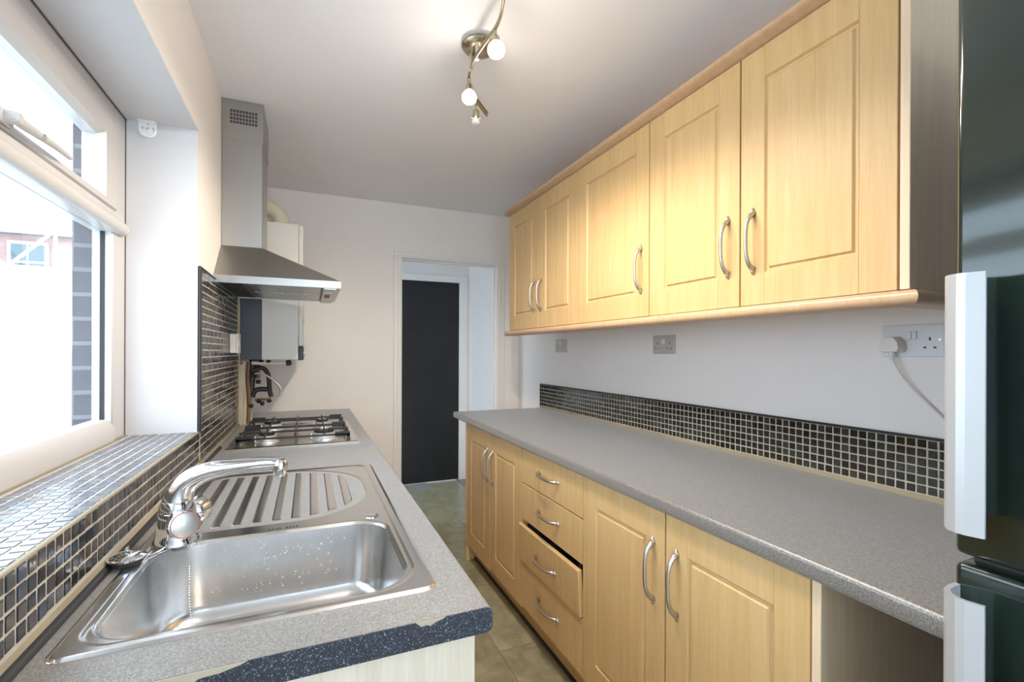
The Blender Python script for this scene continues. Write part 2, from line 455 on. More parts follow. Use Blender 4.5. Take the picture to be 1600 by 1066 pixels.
def sash(y0, y1, z0, z1):
    w = .066
    bm = nb()
    for a in ((y0, y0 + w, z0, z1), (y1 - w - .024, y1, z0, z1)): pass
    # four bevelled members
    o_ = [(y0, z0), (y1, z0), (y1, z1), (y0, z1)]
    wi = [(y0 + w, z0 + .028), (y1 - .092, z0 + .028), (y1 - .092, z1 - .06), (y0 + w, z1 - .06)]
    loops = []
    for pts, x in ((o_, FX0 + .01), (o_, FX1 + .006), ([(a + (.006 if a < 1 else -.006) * 1, b + (.004 if b < 1.8 else -.004)) for a, b in o_], FX1 + .012), ([(a - (.014 if a == y0 + w else -.014), b - (.008 if b < 1.8 else -.014)) for a, b in wi], FX1 + .010), (wi, FX1 - .008), (wi, FX0 + .01)):
        loops.append([bm.verts.new((x, p[0], p[1])) for p in pts])
    for A, B in zip(loops, loops[1:]):
        for i in range(4): bm.faces.new((A[i], A[(i + 1) % 4], B[(i + 1) % 4], B[i]))
    A, B = loops[0], loops[-1]
    for i in range(4): bm.faces.new((A[i], A[(i + 1) % 4], B[(i + 1) % 4], B[i]))
    return bm, wi
bm, wi = sash(.745, 1.738, 1.680, 1.929)
ss = obj('opening_sash', bm, M['upvc'], win)
bm = nb(); box(bm, -.561, -.557, wi[0][0], wi[1][0], wi[0][1], wi[2][1]); obj('pane', bm, M['glass'], win)
bm, wi = sash(.155, .655, 1.680, 1.929); obj('opening_sash', bm, M['upvc'], win)
bm = nb(); box(bm, -.561, -.557, .155, .655, 1.70, 1.91); obj('pane', bm, M['glass'], win)
bm = nb(); box(bm, -.561, -.557, .74, 1.742, WZ0 + .068, 1.62); obj('pane', bm, M['glass'], win)
bm = nb(); box(bm, -.561, -.557, WY0 + .1, .66, WZ0 + .068, 1.62); obj('pane', bm, M['glass'], win)
bm = nb()  # black gasket lines round the sash and lower pane
for x0, x1, y0, y1, z0, z1 in ((FX1 - .006, FX1 + .0035, 1.738, 1.7425, 1.678, 1.932), (FX1 - .006, FX1 + .0035, .74, 1.7425, 1.929, 1.9322), (FX1 - .02, FX1 + .002, .74, 1.7425, 1.677, 1.6790),
        (-.562, -.551, 1.7400, 1.7425, 1.068, 1.62)):
    box(bm, x0, x1, y0, y1, z0, z1)
obj('gasket', bm, M['gasket'], win)
bm = nb()   # sash handle
hx = FX1 + .012
box(bm, hx, hx + .010, 1.115, 1.185, 1.684, 1.712, .004, 2)
lathe(bm, [(.013, 0), (.013, .018), (.010, .022), (0, .023)], (hx + .008, 1.160, 1.698), (1, 0, 0), 20)
lv = bez([(hx + .020, 1.150, 1.697), (hx + .022, 1.19, 1.697), (hx + .024, 1.24, 1.699), (hx + .024, 1.31, 1.703), (hx + .018, 1.385, 1.708)], 6)
tube(bm, lv, [.0125 - .0065 * (i / (len(lv) - 1)) ** 1.2 for i in range(len(lv))], 12, flat=.8)
hd = obj('sash_handle', bm, M['upvc'], win, True)
bm = nb(); lathe(bm, [(.006, 0), (.006, .003), (.003, .003), (.003, .0015)], (hx + .031, 1.235, 1.697), (1, 0, -.2), 14); obj('handle_lock', bm, M['nickel'], hd)
bm = nb()   # cracked mastic where frame meets plaster
random.seed(3)
y = .1
while y < 1.83:
    l = random.uniform(.03, .09); t = random.uniform(.001, .0035)
    box(bm, -.5325, -.5285, y, y + l, WZ1 - .004 - t, WZ1 - .0035); y += l
for i in range(10):
    z = 1.0 + i * .0995; box(bm, -.5325, -.5302, WY1 - .0050 - random.uniform(0, .0010), WY1 - .0038, z, z + .0995)
obj('mastic_joint', bm, M['mould'], win)

# blind bracket in the reveal corner
bk = thing('blind_bracket', (-.472, WY1 - .012, 1.952), 'small white plastic roller blind bracket high in the window reveal corner', 'bracket')
bm = nb()
pl = [(-.496, 2.000), (-.496, 1.970)] + arc(-.4735, 1.972, .0225, PI, 2 * PI, 10) + [(-.451, 1.97), (-.451, 2.000)]
prism(bm, pl, 'y', WY1 - .0075, WY1 - .004)
ring = arc(-.4735, 1.972, .0225, PI, 2 * PI, 10)
tube(bm, [(-.4945, WY1 - .012, 1.990)] + [(-.4735 + (p[0] + .4735) * .95, WY1 - .012, p[1]) for p in ring] + [(-.4525, WY1 - .012, 1.990)], .0028, 8)
box(bm, -.4965, -.4505, WY1 - .030, WY1 - .004, 1.9925, 1.9958, .001)
lathe(bm, [(.009, 0), (.009, .006), (.004, .006), (.004, .002)], (-.4735, WY1 - .008, 1.974), (0, -1, 0), 16)
obj('bracket_plate', bm, M['bracket'], bk)
bm = nb()
for dx, dz in ((0, .016), (-.014, .003), (.014, .003), (0, 0), (-.012, .022), (.012, .022)): lathe(bm, [(.0028, 0), (.0028, .0015)], (-.4735 + dx, WY1 - .0142 if (dx, dz) == (0, 0) else WY1 - .0078, 1.974 + dz), (0, -1, 0), 8)
obj('screw', bm, M['nickel'], bk)

# ------------------------------------------------------------------ mosaic tiling
def tile_mesh(axis, name, m):
    h = .0208 / 2; t = .004
    bm = nb()
    if axis == 'x': box(bm, -t / 2, t / 2, -h, h, -h, h, .0011)
    else: box(bm, -h, h, -h, h, -t / 2, t / 2, .0011)
    me = bpy.data.meshes.new(name); bm.to_mesh(me); bm.free(); me.materials.append(m); return me

def mosaic(root, centres, axis, m, limit=300, jit=.0005):
    me = tile_mesh(axis, 'tile', m)
    tm_ = bmesh.new(); tm_.from_mesh(me)
    base = [v.co.copy() for v in tm_.verts]; faces = [[v.index for v in f.verts] for f in tm_.faces]; tm_.free()
    sc = []
    for c in centres:
        h = .011
        q = [proj((c[0], c[1] + a, c[2] + b) if axis == 'x' else (c[0] + a, c[1] + b, c[2])) for a, b in ((-h, -h), (h, -h), (h, h), (-h, h))]
        ar = 0
        if all(q) and all(-15 < p[0] < 1615 and -15 < p[1] < 1080 for p in q):
            ar = abs(sum(q[i][0] * q[(i + 1) % 4][1] - q[(i + 1) % 4][0] * q[i][1] for i in range(4))) / 2
        sc.append((ar, c))
    order = sorted(range(len(sc)), key=lambda i: -sc[i][0])
    single = set(i for i in order[:limit] if sc[i][0] > 45)
    vs, fs = [], []
    for i, (ar, c) in enumerate(sc):
        c = Vector(c) + Vector([random.uniform(-jit, jit) for _ in range(3)])
        r = Matrix.Rotation(random.gauss(0, .012), 3, 'X' if axis == 'x' else 'Z') @ Matrix.Rotation(random.gauss(0, .012), 3, 'Y') @ Matrix.Rotation(random.gauss(0, .010), 3, 'Z' if axis == 'x' else 'X')
        if i in single:
            o = bpy.data.objects.new('tile', me); link(o, root, c); o.rotation_euler = r.to_euler()
        else:
            k = len(vs); vs += [c + r @ b for b in base]; fs += [[k + j for j in f] for f in faces]
    if vs:
        c = sum(vs, Vector()) / len(vs)
        m2 = bpy.data.meshes.new('small_tiles'); m2.from_pydata([v - c for v in vs], [], fs); m2.materials.append(m)
        o = bpy.data.objects.new('small_tiles', m2); link(o, root, c); o['kind'] = 'stuff'
    return len(single)

# upstand beneath the window sill
up = thing('mosaic_upstand', (XL, 1.0, WT), 'low four row band of dark mosaic tiles under the window sill, behind the sink', 'tiling')
bm = nb(); box(bm, XL, XL + .0062, .2, WY1, WT + .012, 1.0005); obj('grout', bm, M['grout'], up)
ys = [WY1 - .002 - TP * (i + .5) for i in range(62)]
mosaic(up, [(XL + .0055, y, .903 + TP * (j + .5)) for y in ys for j in range(4)], 'x', M['tile_l'])
bm = nb(); prism(bm, [(XL, WT + .006), (XL + .012, WT + .006), (XL + .0095, WT + .013), (XL + .007, WT + .017), (XL, WT + .017)], 'y', .2, 2.80); obj('sealant_bead', bm, M['silicone'], up, True)
bm = nb(); prism(bm, [(XL, WT + .0005)] + [(XL + .020, WT + .0005)] + arc(XL + .012, WT + .002, .008, 0, PI / 2, 4) + [(XL, WT + .011)], 'y', .2, 2.2); obj('edge_strip', bm, M['black'], up, True)
# tiled sill
sl = thing('tiled_window_sill', (-.435, 1.0, 1.0), 'glossy dark mosaic tiled window sill with pale joints along the window', 'sill')
bm = nb(); box(bm, -.535, XL, WY0, WY1, .994, 1.0020); obj('grout', bm, M['grout_s'], sl)
mosaic(sl, [(XL - .001 - TP * (i + .5), WY1 - .002 - TP * (j + .5), 1.0012) for i in range(8) for j in range(72) if not (i == 7)], 'z', M['tile_s'], jit=.0004)
bm = nb()
prism(bm, [(XL - .001, 1.0006), (XL + .0066, 1.0006), (XL + .0068, 1.0022), (XL + .005, 1.0038), (XL - .001, 1.0036)], 'y', WY0, WY1); obj('edge_strip', bm, M['silicone'], sl, True)
bm = nb(); box(bm, -.535, -.522, WY0, WY1 - .004, 1.0, 1.006, .002); obj('sealant_bead', bm, M['silicone'], sl)
# hob splashback
hs = thing('mosaic_splashback', (XL, 2.3, WT), 'tall dark brown mosaic splashback on the left wall beside the gas hob', 'tiling')
bm = nb(); box(bm, XL, XL + .0062, WY1 + .012, 2.80, .905, 1.545); obj('grout', bm, M['grout'], hs)
n = 0
cs = [(XL + .0055, WY1 + .016 + TP * (i + .5), .903 + TP * (j + .5)) for i in range(36 + 1) for j in range(26) if not (i > 34 and j > 13)]
mosaic(hs, cs, 'x', M['tile_l'], jit=.0007)
bm = nb(); box(bm, XL, XL + .011, WY1 - .001, WY1 + .013, .999, 1.553, .003); box(bm, XL, XL + .011, WY1 + .010, 2.80, 1.545, 1.553, .003); obj('edge_strip', bm, M['black'], hs)
bm = nb(); prism(bm, [(2.800, .90), (2.828, .90), (2.83, 1.16), (2.812, 1.30), (2.812, 1.53), (2.79, 1.53), (2.79, 1.25), (2.80, 1.2)], 'x', XL, XL + .009); obj('rough_plaster_edge', bm, M['creampipe'], hs)
# right splashback
rs = thing('mosaic_upstand', (XR, 1.7, WT), 'long six row band of black mosaic tiles behind the right worktop', 'tiling')
bm = nb(); box(bm, XR - .0062, XR, .40, 3.02, WT, 1.043); obj('grout', bm, M['grout'], rs)
mosaic(rs, [(XR - .0055, 3.018 - TP * (i + .5), .8925 + TP * (j + .5)) for i in range(106) for j in range(6)], 'x', M['tile_r'], limit=300)
bm = nb(); box(bm, XR - .011, XR, .40, 3.022, 1.0405, 1.0485, .003); box(bm, XR - .010, XR, 3.016, 3.022, WT, 1.045, .002); obj('edge_strip', bm, M['black'], rs)
bm = nb(); prism(bm, [(XR, WT), (XR - .014, WT), (XR - .009, WT + .006), (XR - .006, WT + .012), (XR, WT + .012)], 'y', .40, 3.016); obj('sealant_bead', bm, M['silicone'], rs, True)

# ------------------------------------------------------------------ worktops
def wt_profile(xf, xb, n):   # rounded front edge; n = direction of front
    r = .010
    if n > 0:
        return [(xb, .842)] + arc(xf - r, .842 + r, r, -PI / 2, 0, 5) + arc(xf - r, WT - r, r, 0, PI / 2, 5) + [(xb, WT)]
    return [(xb, WT)] + arc(xf + r, WT - r, r, PI / 2, PI, 5) + arc(xf + r, .842 + r, r, PI, 3 * PI / 2, 5) + [(xb, .842)]
lw = thing('worktop', (-.04, 2.0, .842), 'grey speckled laminate worktop on the left carrying sink and hob', 'worktop')
bm = nb()
prism(bm, wt_profile(.26, .172, 1), 'y', .679, YB)
box(bm, XL, .172, .679, .785, .842, WT); box(bm, XL, .172, 1.150, 2.15, .842, WT); box(bm, XL, -.285, .785, 1.150, .842, WT); box(bm, XL, .172, 2.15, YB, .842, WT)
obj('slab', bm, M['lam'], lw, True)
bm = nb(); pr_ = wt_profile(.26, XL, 1); prism(bm, pr_, 'y', .6772, .6792); obj('end_strip', bm, M['lamdark'], lw)
def chip(pts):
    bm = nb(); prism(bm, pts, 'y', .6762, .6775); return bm
obj('chipped_edge', chip([(.142, WT + .0004), (.150, .8735), (.158, .8745), (.163, .872), (.170, .8755), (.183, .879), (.186, WT + .0004)]), M['mdf'], lw)
obj('chipped_edge', chip([(-.172, WT + .0004), (-.172, .860), (-.150, .866), (-.128, .868), (-.122, .872), (-.100, .873), (-.078, .8775), (-.07, WT + .0004)]), M['mdf'], lw)
rw = thing('worktop', (1.19, 1.7, .842), 'grey speckled laminate worktop on the right, empty, above the drawers', 'worktop')
bm = nb(); prism(bm, wt_profile(.867, XR, -1), 'y', .386, 2.990); obj('slab', bm, M['lam'], rw, True)
bm = nb(); prism(bm, wt_profile(.8668, XR, -1), 'y', .3842, .3862); obj('end_strip', bm, M['lamdark'], rw)

# ------------------------------------------------------------------ cabinets
def panel_mesh(xf, n, y0, y1, z0, z1):
    bm = nb(); d = xf
    steps = [(0, .0005), (.0045, .0062), (.0105, .0062), (.0155, .0006)]
    loops = []
    for ins, dep in steps:
        x = d - n * dep
        loops.append([bm.verts.new((x, a, b)) for a, b in ((y0 + ins, z0 + ins), (y1 - ins, z0 + ins), (y1 - ins, z1 - ins), (y0 + ins, z1 - ins))])
    for A, B in zip(loops, loops[1:]):
        for i in range(4): bm.faces.new((A[i], A[(i + 1) % 4], B[(i + 1) % 4], B[i]))
    bm.faces.new(loops[-1])
    bk_ = [bm.verts.new((d - n * .016, a, b)) for a, b in ((y0, z0), (y1, z0), (y1, z1), (y0, z1))]
    for i in range(4): bm.faces.new((bk_[i], bk_[(i + 1) % 4], loops[0][(i + 1) % 4], loops[0][i]))
    bm.faces.new(bk_[::-1]); return bm

def handle_bm():   # vertical bow handle, along z, standing out along -x, centred on its feet plane
    bm = nb(); L = .080
    pts, rad = [], []
    for i in range(21):
        t = -1 + i / 10
        pts.append((-.001 - .030 * (1 - abs(t) ** 3.2) ** .75, 0, L * t + .010 * t * (1 - abs(t)) * 0))
        rad.append(.0052 + .0030 * abs(t) ** 5)
    tube(bm, pts, rad, 12, flat=1.0)
    for s in (-1, 1): lathe(bm, [(.0085, 0), (.0080, .003), (.006, .007), (.0, .009)], (0, 0, s * .080), (-1, 0, 0), 14)
    for s in (-1, 1):   # flared tails past the feet
        tube(bm, [(-.006, 0, s * .078), (-.004, 0, s * .087), (-.0015, 0, s * .094)], [.0058, .0048, .003], 10)
    return bm
_h = handle_bm(); hme = bpy.data.meshes.new('handle'); _h.to_mesh(hme); _h.free(); hme.materials.append(M['nickel'])
hme.polygons.foreach_set('use_smooth', [True] * len(hme.polygons))
def handle(parent, x, y, z, n, horiz=False):
    o = bpy.data.objects.new('handle', hme); link(o, parent, (x, y, z))
    r = Matrix.Identity(3)
    if horiz: r = Matrix.Rotation(PI / 2, 3, 'X')
    if n > 0: r = Matrix.Rotation(PI, 3, 'Z') @ r
    o.rotation_euler = r.to_euler(); return o

def door(parent, xf, n, y0, y1, z0, z1, m, hy=None, hz=None, name='door'):
    g = .0024; y0 += g; y1 -= g
    xa, xb = sorted((xf, xf - n * .018)); sw = .078; rh = .088
    bm = nb()
    box(bm, xa, xb, y0, y0 + sw, z0, z1, .0012); box(bm, xa, xb, y1 - sw, y1, z0, z1, .0012)
    box(bm, xa, xb, y0 + sw, y1 - sw, z0, z0 + rh, .0007); box(bm, xa, xb, y0 + sw, y1 - sw, z1 - rh, z1, .0007)
    d = obj(name, bm, m, parent)
    obj('door_panel', panel_mesh(xf, n, y0 + sw, y1 - sw, z0 + rh, z1 - rh), m, d)
    if hy: handle(d, xf, hy, hz, n)
    return d

def carcass(parent, xf, xb, n, y0, y1, z0, z1, m, shelf=None, top=True):
    a, b = sorted((xf - n * .020, xb)); bm = nb(); t = .016
    box(bm, a, b, y0, y0 + t, z0, z1); box(bm, a, b, y1 - t, y1, z0, z1); box(bm, a, b, y0 + t, y1 - t, z0, z0 + t)
    if top: box(bm, a, b, y0 + t, y1 - t, z1 - t, z1)
    if n < 0: box(bm, b - .006, b, y0 + t, y1 - t, z0 + t, z1 - t)
    else: box(bm, a, a + .006, y0 + t, y1 - t, z0 + t, z1 - t)
    if shelf: box(bm, a + .02, b - .006, y0 + t, y1 - t, shelf, shelf + t)
    return obj('carcass', bm, m, parent)

XU = 1.16   # wall cabinet door face
UZ0, UZ1 = 1.407, 2.128
wc1 = thing('wall_cabinet', (1.34, .80, UZ0), 'double beech effect wall cabinet nearest the fridge', 'cabinet')
carcass(wc1, XU, XR - .001, -1, .604, 1.414, UZ0, UZ1, M['wood_lit'], 1.74)
door(wc1, XU, -1, .604, 1.010, UZ0, UZ1, M['wood'], 1.010 - .046, 1.588)
door(wc1, XU, -1, 1.010, 1.414, UZ0, UZ1, M['wood'], 1.010 + .042, 1.588)
bm = nb(); box(bm, XU + .002, XU + .02, .604, 1.41, 1.4020, 1.4058); obj('bottom_edge', bm, M['plate_w'], wc1)
wc2 = thing('wall_cabinet', (1.34, 1.67, UZ0), 'single door beech effect wall cabinet, middle of the wall row', 'cabinet')
carcass(wc2, XU, XR - .001, -1, 1.415, 1.926, UZ0, UZ1, M['wood_lit'], 1.74)
door(wc2, XU, -1, 1.414, 1.926, UZ0, UZ1, M['wood'], 1.414 + .044, 1.588)
wc3 = thing('wall_cabinet', (1.34, 2.34, UZ0), 'double beech effect wall cabinet nearest the doorway', 'cabinet')
carcass(wc3, XU, XR - .001, -1, 1.927, 2.752, UZ0, UZ1, M['wood_lit'], 1.74)
door(wc3, XU, -1, 1.926, 2.338, UZ0, UZ1, M['wood'], 2.338 - .040, 1.588)
door(wc3, XU, -1, 2.338, 2.745, UZ0, UZ1, M['wood'], 2.338 + .044, 1.588)
ep = nb(); box(ep, XU, XR - .001, .583, .602, UZ0, UZ1 + .004, .001); o = obj('end_panel', ep, M['wood_lit'], None)
tag(o, 'plain beech effect side panel closing the wall cabinets beside the fridge', 'panel')
bm = nb(); pf = [(XU + .05, UZ1 + .004), (XU - .004, UZ1 + .004), (XU - .010, UZ1 + .009), (XU - .022, UZ1 + .012), (XU - .030, UZ1 + .018), (XU - .032, UZ1 + .024), (XU - .028, UZ1 + .031), (XU - .018, UZ1 + .034), (XU + .05, UZ1 + .034)]
prism(bm, [p for p in pf], 'y', .555, 2.775); box(bm, XU + .05, XR - .001, .560, .60, UZ1 + .0045, UZ1 + .034, .004)
tag(obj('cornice', bm, M['trimwood'], None, True), 'moulded beech cornice along the top of the wall cabinets', 'trim')
bm = nb(); cx_, cz_, r_ = XU - .010, 1.3885, .0155
pf = [(XU + .04, 1.404), (cx_, 1.404)] + arc(cx_, cz_, r_, PI / 2, 3 * PI / 2, 8) + [(XU + .04, 1.373)]
A, B = prism(bm, pf, 'y', .571, 2.768)
for v in A: v.co.y = .571 + (v.co.x - cx_)
pf2 = [(.571 + .05, 1.404), (.571, 1.404)] + arc(.571, cz_, r_, PI / 2, 3 * PI / 2, 8) + [(.571 + .05, 1.373)]
A, B = prism(bm, pf2, 'x', cx_, XR - .001)
for v in A: v.co.x = cx_ + (v.co.y - .571)
tag(obj('pelmet', bm, M['trimwood'], None, True), 'rounded beech light pelmet under the wall cabinets', 'trim')

XB_ = .885
BZ0, BZ1 = .128, .836
bc1 = thing('base_cabinet', (1.2, 1.0, 0), 'double beech effect base cabinet nearest the fridge', 'cabinet')
carcass(bc1, XB_, XR - .001, -1, .604, 1.426, .12, .842, M['wood_lit'], .45)
door(bc1, XB_, -1, .604, 1.008, BZ0, BZ1, M['wood'], 1.008 - .045, .664)
door(bc1, XB_, -1, 1.008, 1.426, BZ0, BZ1, M['wood'], 1.008 + .047, .664)
bc2 = thing('drawer_cabinet', (1.2, 1.68, 0), 'beech effect four drawer cabinet with its third drawer front hanging loose', 'cabinet')
carcass(bc2, XB_, XR - .001, -1, 1.427, 1.944, .12, .842, M['wood_lit'])
def drawer(z0, z1, loose=False):
    bm = nb()
    box(bm, XB_, XB_ + .018, 1.429, 1.943, z0, z1, .0025, 2)
    d = obj('drawer', bm, M['wood'], bc2)
    h = handle(d, XB_, 1.687, (z0 + z1) / 2 + (.006 if not loose else .0), -1, True)
    bm = nb(); box(bm, XB_ + .0185, XR - .10, 1.460, 1.470, z0 + .02, z1 - .045); box(bm, XB_ + .0185, XR - .10, 1.902, 1.912, z0 + .02, z1 - .045); box(bm, XB_ + .0185, XR - .10, 1.46, 1.912, z0 + .014, z0 + .02)
    obj('drawer_box', bm, M['boilerdark'], d)  # box coloured dark so the gap above the front looks shaded
    if loose:
        d['label'] = 'loose drawer front leaning outwards'
        d.rotation_euler = (0, math.radians(-3.6), 0)
        d.location.x -= .013; d.location.z -= .008
        for ch in d.children:
            if ch.name.startswith('drawer_box'): ch.rotation_euler = (0, math.radians(3.6), 0); ch.location += Vector((.008, 0, .03))
    return d
drawer(.685, .836); drawer(.523, .681); drawer(.345, .512, True); drawer(.128, .333)
bc3 = thing('base_cabinet', (1.2, 2.35, 0), 'double beech effect base cabinet nearest the doorway', 'cabinet')
carcass(bc3, XB_, XR - .001, -1, 1.945, 2.748, .12, .842, M['wood_lit'], .45)
door(bc3, XB_, -1, 1.945, 2.352, BZ0 - .01, BZ1, M['wood'], 2.352 - .044, .664)
door(bc3, XB_, -1, 2.352, 2.752, BZ0 - .02, BZ1, M['wood'], 2.352 + .040, .664)
bm = nb(); box(bm, XB_ - .002, XR - .001, 2.7525, 2.770, 0, .842, .001); tag(obj('end_panel', bm, M['wood'], None), 'beech effect end panel of the right base cabinets, nearest the doorway', 'panel')
bm = nb(); box(bm, XB_ - .002, XR - .001, .584, .602, 0, .842, .001); tag(obj('end_panel', bm, M['wood_lit'], None), 'beech effect end panel under the right worktop beside the fridge gap', 'panel')
bm = nb(); box(bm, .945, .961, .604, 2.752, .012, .118); o = obj('plinth', bm, M['wood']); tag(o, 'beech effect kickboard under the right base cabinets', 'plinth')
bm = nb(); box(bm, .935, .960, .604, 2.752, .0005, .0115); pp = obj('plinth_seal', bm, M['black'], o)

# left base cabinets (seen only as the end panel from here)
lc = thing('base_cabinet', (-.05, 1.2, 0), 'pale wood effect base cabinet beneath the sink', 'cabinet')
carcass(lc, .236, XL + .001, 1, .708, 1.70, .12, .842, M['wood_pale'], None, False)
door(lc, .236, 1, .708, 1.204, BZ0, BZ1, M['wood'], 1.16, .664); door(lc, .236, 1, 1.204, 1.70, BZ0, BZ1, M['wood'], 1.25, .664)
lc2 = thing('base_cabinet', (-.05, 2.55, 0), 'beech effect base cabinets beneath the hob', 'cabinet')
carcass(lc2, .236, XL + .001, 1, 1.702, 3.40, .12, .842, M['wood_pale'], None, False)
for a, b in ((1.702, 2.12), (2.12, 2.72), (2.72, 3.40)): door(lc2, .236, 1, a, b, BZ0, BZ1, M['wood'], b - .05, .664)
bm = nb(); box(bm, XL + .001, .236, .690, .7065, 0, .842, .001); tag(obj('end_panel', bm, M['wood_pale'], None), 'pale wood effect end panel under the left worktop end', 'panel')
bm = nb(); box(bm, .16, .176, .708, 3.40, 0, .118); tag(obj('plinth', bm, M['wood'], None), 'beech effect kickboard under the left base cabinets', 'plinth')

# ------------------------------------------------------------------ sink
SX0, SX1, SY0, SY1, SZ = -.306, .197, .762, 1.709, WT + .0035
sk = thing('kitchen_sink', (-.05, 1.2, WT), 'stainless steel inset sink with bowl and ribbed drainer by the window', 'sink')
def rrect(x0, x1, y0, y1, rs, n=10):
    out = []
    for (cx, cy, r, a) in ((x1 - rs[0], y0 + rs[0], rs[0], -PI / 2), (x1 - rs[1], y1 - rs[1], rs[1], 0), (x0 + rs[2], y1 - rs[2], rs[2], PI / 2), (x0 + rs[3], y0 + rs[3], rs[3], PI)):
        out += arc(cx, cy, r, a, a + PI / 2, n)
    return out
def sdf(P, poly):   # negative inside
    poly = np.array(poly); A = poly; B = np.roll(poly, -1, 0)
    d = np.full(len(P), 1e9); s = np.ones(len(P)); near = np.zeros_like(P)
    for a, b in zip(A, B):
        e = b - a; L = (e * e).sum()
        if L < 1e-14: continue
        w = P - a; t = np.clip((w @ e) / L, 0, 1)[:, None]; q = a + t * e
        dd = ((P - q) ** 2).sum(1); m_ = dd < d; d[m_] = dd[m_]; near[m_] = q[m_]
        c1 = (a[1] <= P[:, 1]) & (b[1] > P[:, 1]) & (e[0] * w[:, 1] > e[1] * w[:, 0])
        c2 = (a[1] > P[:, 1]) & (b[1] <= P[:, 1]) & (e[0] * w[:, 1] < e[1] * w[:, 0])
        s[c1 | c2] *= -1
    return np.sqrt(d) * s, near
bowl = rrect(-.272, .158, .797, 1.134, (.075, .07, .085, .06))
drn = rrect(-.268, .150, 1.188, 1.690, (.19, .22, .05, .05), 12)
outer = rrect(SX0, SX1, SY0, SY1, (.022, .022, .022, .022), 6)
ledge = rrect(SX0 + .020, SX1 - .020, SY0 + .018, SY1 - .014, (.085, .05, .05, .05), 8)
nx, ny = 170, 318
gx = np.linspace(SX0, SX1, nx); gy = np.linspace(SY0, SY1, ny)
G = np.array([(x, y) for y in gy for x in gx])
so, no_ = sdf(G, outer); sb, nbq = sdf(G, bowl); sd_, _ = sdf(G, drn); sl_, _ = sdf(G, ledge)
sm = lambda t: (lambda q: q * q * (3 - 2 * q))(np.clip(t, 0, 1))
z = np.full(len(G), SZ)
z += -.0030 * sm(1 - (-so) / .006)                       # outer lip rolls to worktop
z += -.0024 * sm((-sl_) / .005) * 1.0                    # recessed ledge inside the rim
dep = sm((-sd_) / .010)
z += -.0035 * dep
tap = np.hypot(G[:, 0] + .245, G[:, 1] - 1.158)
ph = (G[:, 0] + .250) / .0405
ins = sm((-sd_ - .018) / .012) * (G[:, 0] < .155)
rib = (np.abs(((ph + .5) % 1) - .5) < .30).astype(float)
rib = sm((.5 - np.abs(((ph) % 1) - .5) * 1.0 - .16) / .12)
z += .0036 * rib * ins
z += -.0060 * sm(1 - sb / .009) ** 2                     # roll into bowl
cell = .0031
P = G.copy()
mv = (sb < 0) & (sb > -cell * 1.5)
P[mv] = nbq[mv]
mo = (so > 0)
P[mo] = no_[mo]
keep = sb > -cell * 1.5
idx = -np.ones(len(G), int)
vs, fs = [], []
for j in range(ny - 1):
    for i in range(nx - 1):
        q = (j * nx + i, j * nx + i + 1, (j + 1) * nx + i + 1, (j + 1) * nx + i)
        if all(sb[k] <= 0 for k in q): continue
        if not all(keep[k] for k in q): continue
        f = []
        for k in q:
            if idx[k] < 0: idx[k] = len(vs); vs.append((P[k, 0], P[k, 1], z[k] if sb[k] > 0 else SZ - .0024 - .0060))
            f.append(idx[k])
        fs.append(f)
bm = nb(); bv = [bm.verts.new(v) for v in vs]
for f in fs:
    try: bm.faces.new([bv[k] for k in f])
    except ValueError: pass
# downturned outer flange
o1 = [bm.verts.new((p[0], p[1], SZ - .003)) for p in outer]; o2 = [bm.verts.new((p[0], p[1], WT + .0001)) for p in outer]
for i in range(len(outer)):
    k = (i + 1) % len(outer)
    if (Vector(outer[i]) - Vector(outer[k])).length > 1e-6: bm.faces.new((o1[i], o1[k], o2[k], o2[i]))
o = obj('drainer_top', bm, M['sink'], sk, recalc=False)
o.data.polygons.foreach_set('use_smooth', [True] * len(o.data.polygons))
if sum(p.normal.z for p in o.data.polygons) < 0: o.data.flip_normals()
bm = nb(); zt = SZ - .0084; loops = []
cxb, cyb = -.057, .965
for k in range(13):
    t = k / 12
    if k <= 7: ins_, zz = .012 * (k / 7), zt - .115 * (k / 7)
    else:
        a = (k - 7) / 5 * PI / 2; ins_, zz = .012 + .035 * (1 - math.cos(a)), zt - .115 - .032 * math.sin(a)
    lp = rrect(-.272 + ins_, .158 - ins_, .797 + ins_, 1.134 - ins_, tuple(max(r - ins_ * .6, .02) for r in (.075, .07, .085, .06)))
    loops.append([bm.verts.new((p[0], p[1], zz)) for p in lp])
for A, B in zip(loops, loops[1:]):
    for i in range(len(A)): bm.faces.new((A[i], A[(i + 1) % len(A)], B[(i + 1) % len(A)], B[i]))
cv = bm.verts.new((cxb, cyb, zt - .151))
for i in range(len(loops[-1])): bm.faces.new((loops[-1][i], loops[-1][(i + 1) % len(loops[-1])], cv))
bmesh.ops.remove_doubles(bm, verts=bm.verts, dist=1e-6)
for f in bm.faces: f.normal_update()
o = obj('bowl', bm, M['bowl'], sk)
o.data.polygons.foreach_set('use_smooth', [True] * len(o.data.polygons))
bm = nb(); random.seed(21)
for i in range(230):
    if i < 150: p_ = Vector((random.uniform(-.235, .125), random.uniform(.84, 1.10), zt - .1495)); n_v = Vector((0, 0, 1))
    else:
        zz_ = random.uniform(-.11, -.01); p_ = Vector((random.uniform(-.18, .08), 1.134 - .012 * (-zz_ / .115) - .0006, zt + zz_)); n_v = Vector((0, -1, .1))
    rr_ = random.uniform(.0008, .0022); mtx = Matrix.Translation(p_) @ n_v.to_track_quat('Z', 'Y').to_matrix().to_4x4() @ Matrix.Diagonal((1, 1, .5, 1))
    bmesh.ops.create_icosphere(bm, subdivisions=1, radius=rr_, matrix=mtx)
wd = obj('water_drops', bm, M['plastic_w'], sk, True); wd['kind'] = 'stuff'
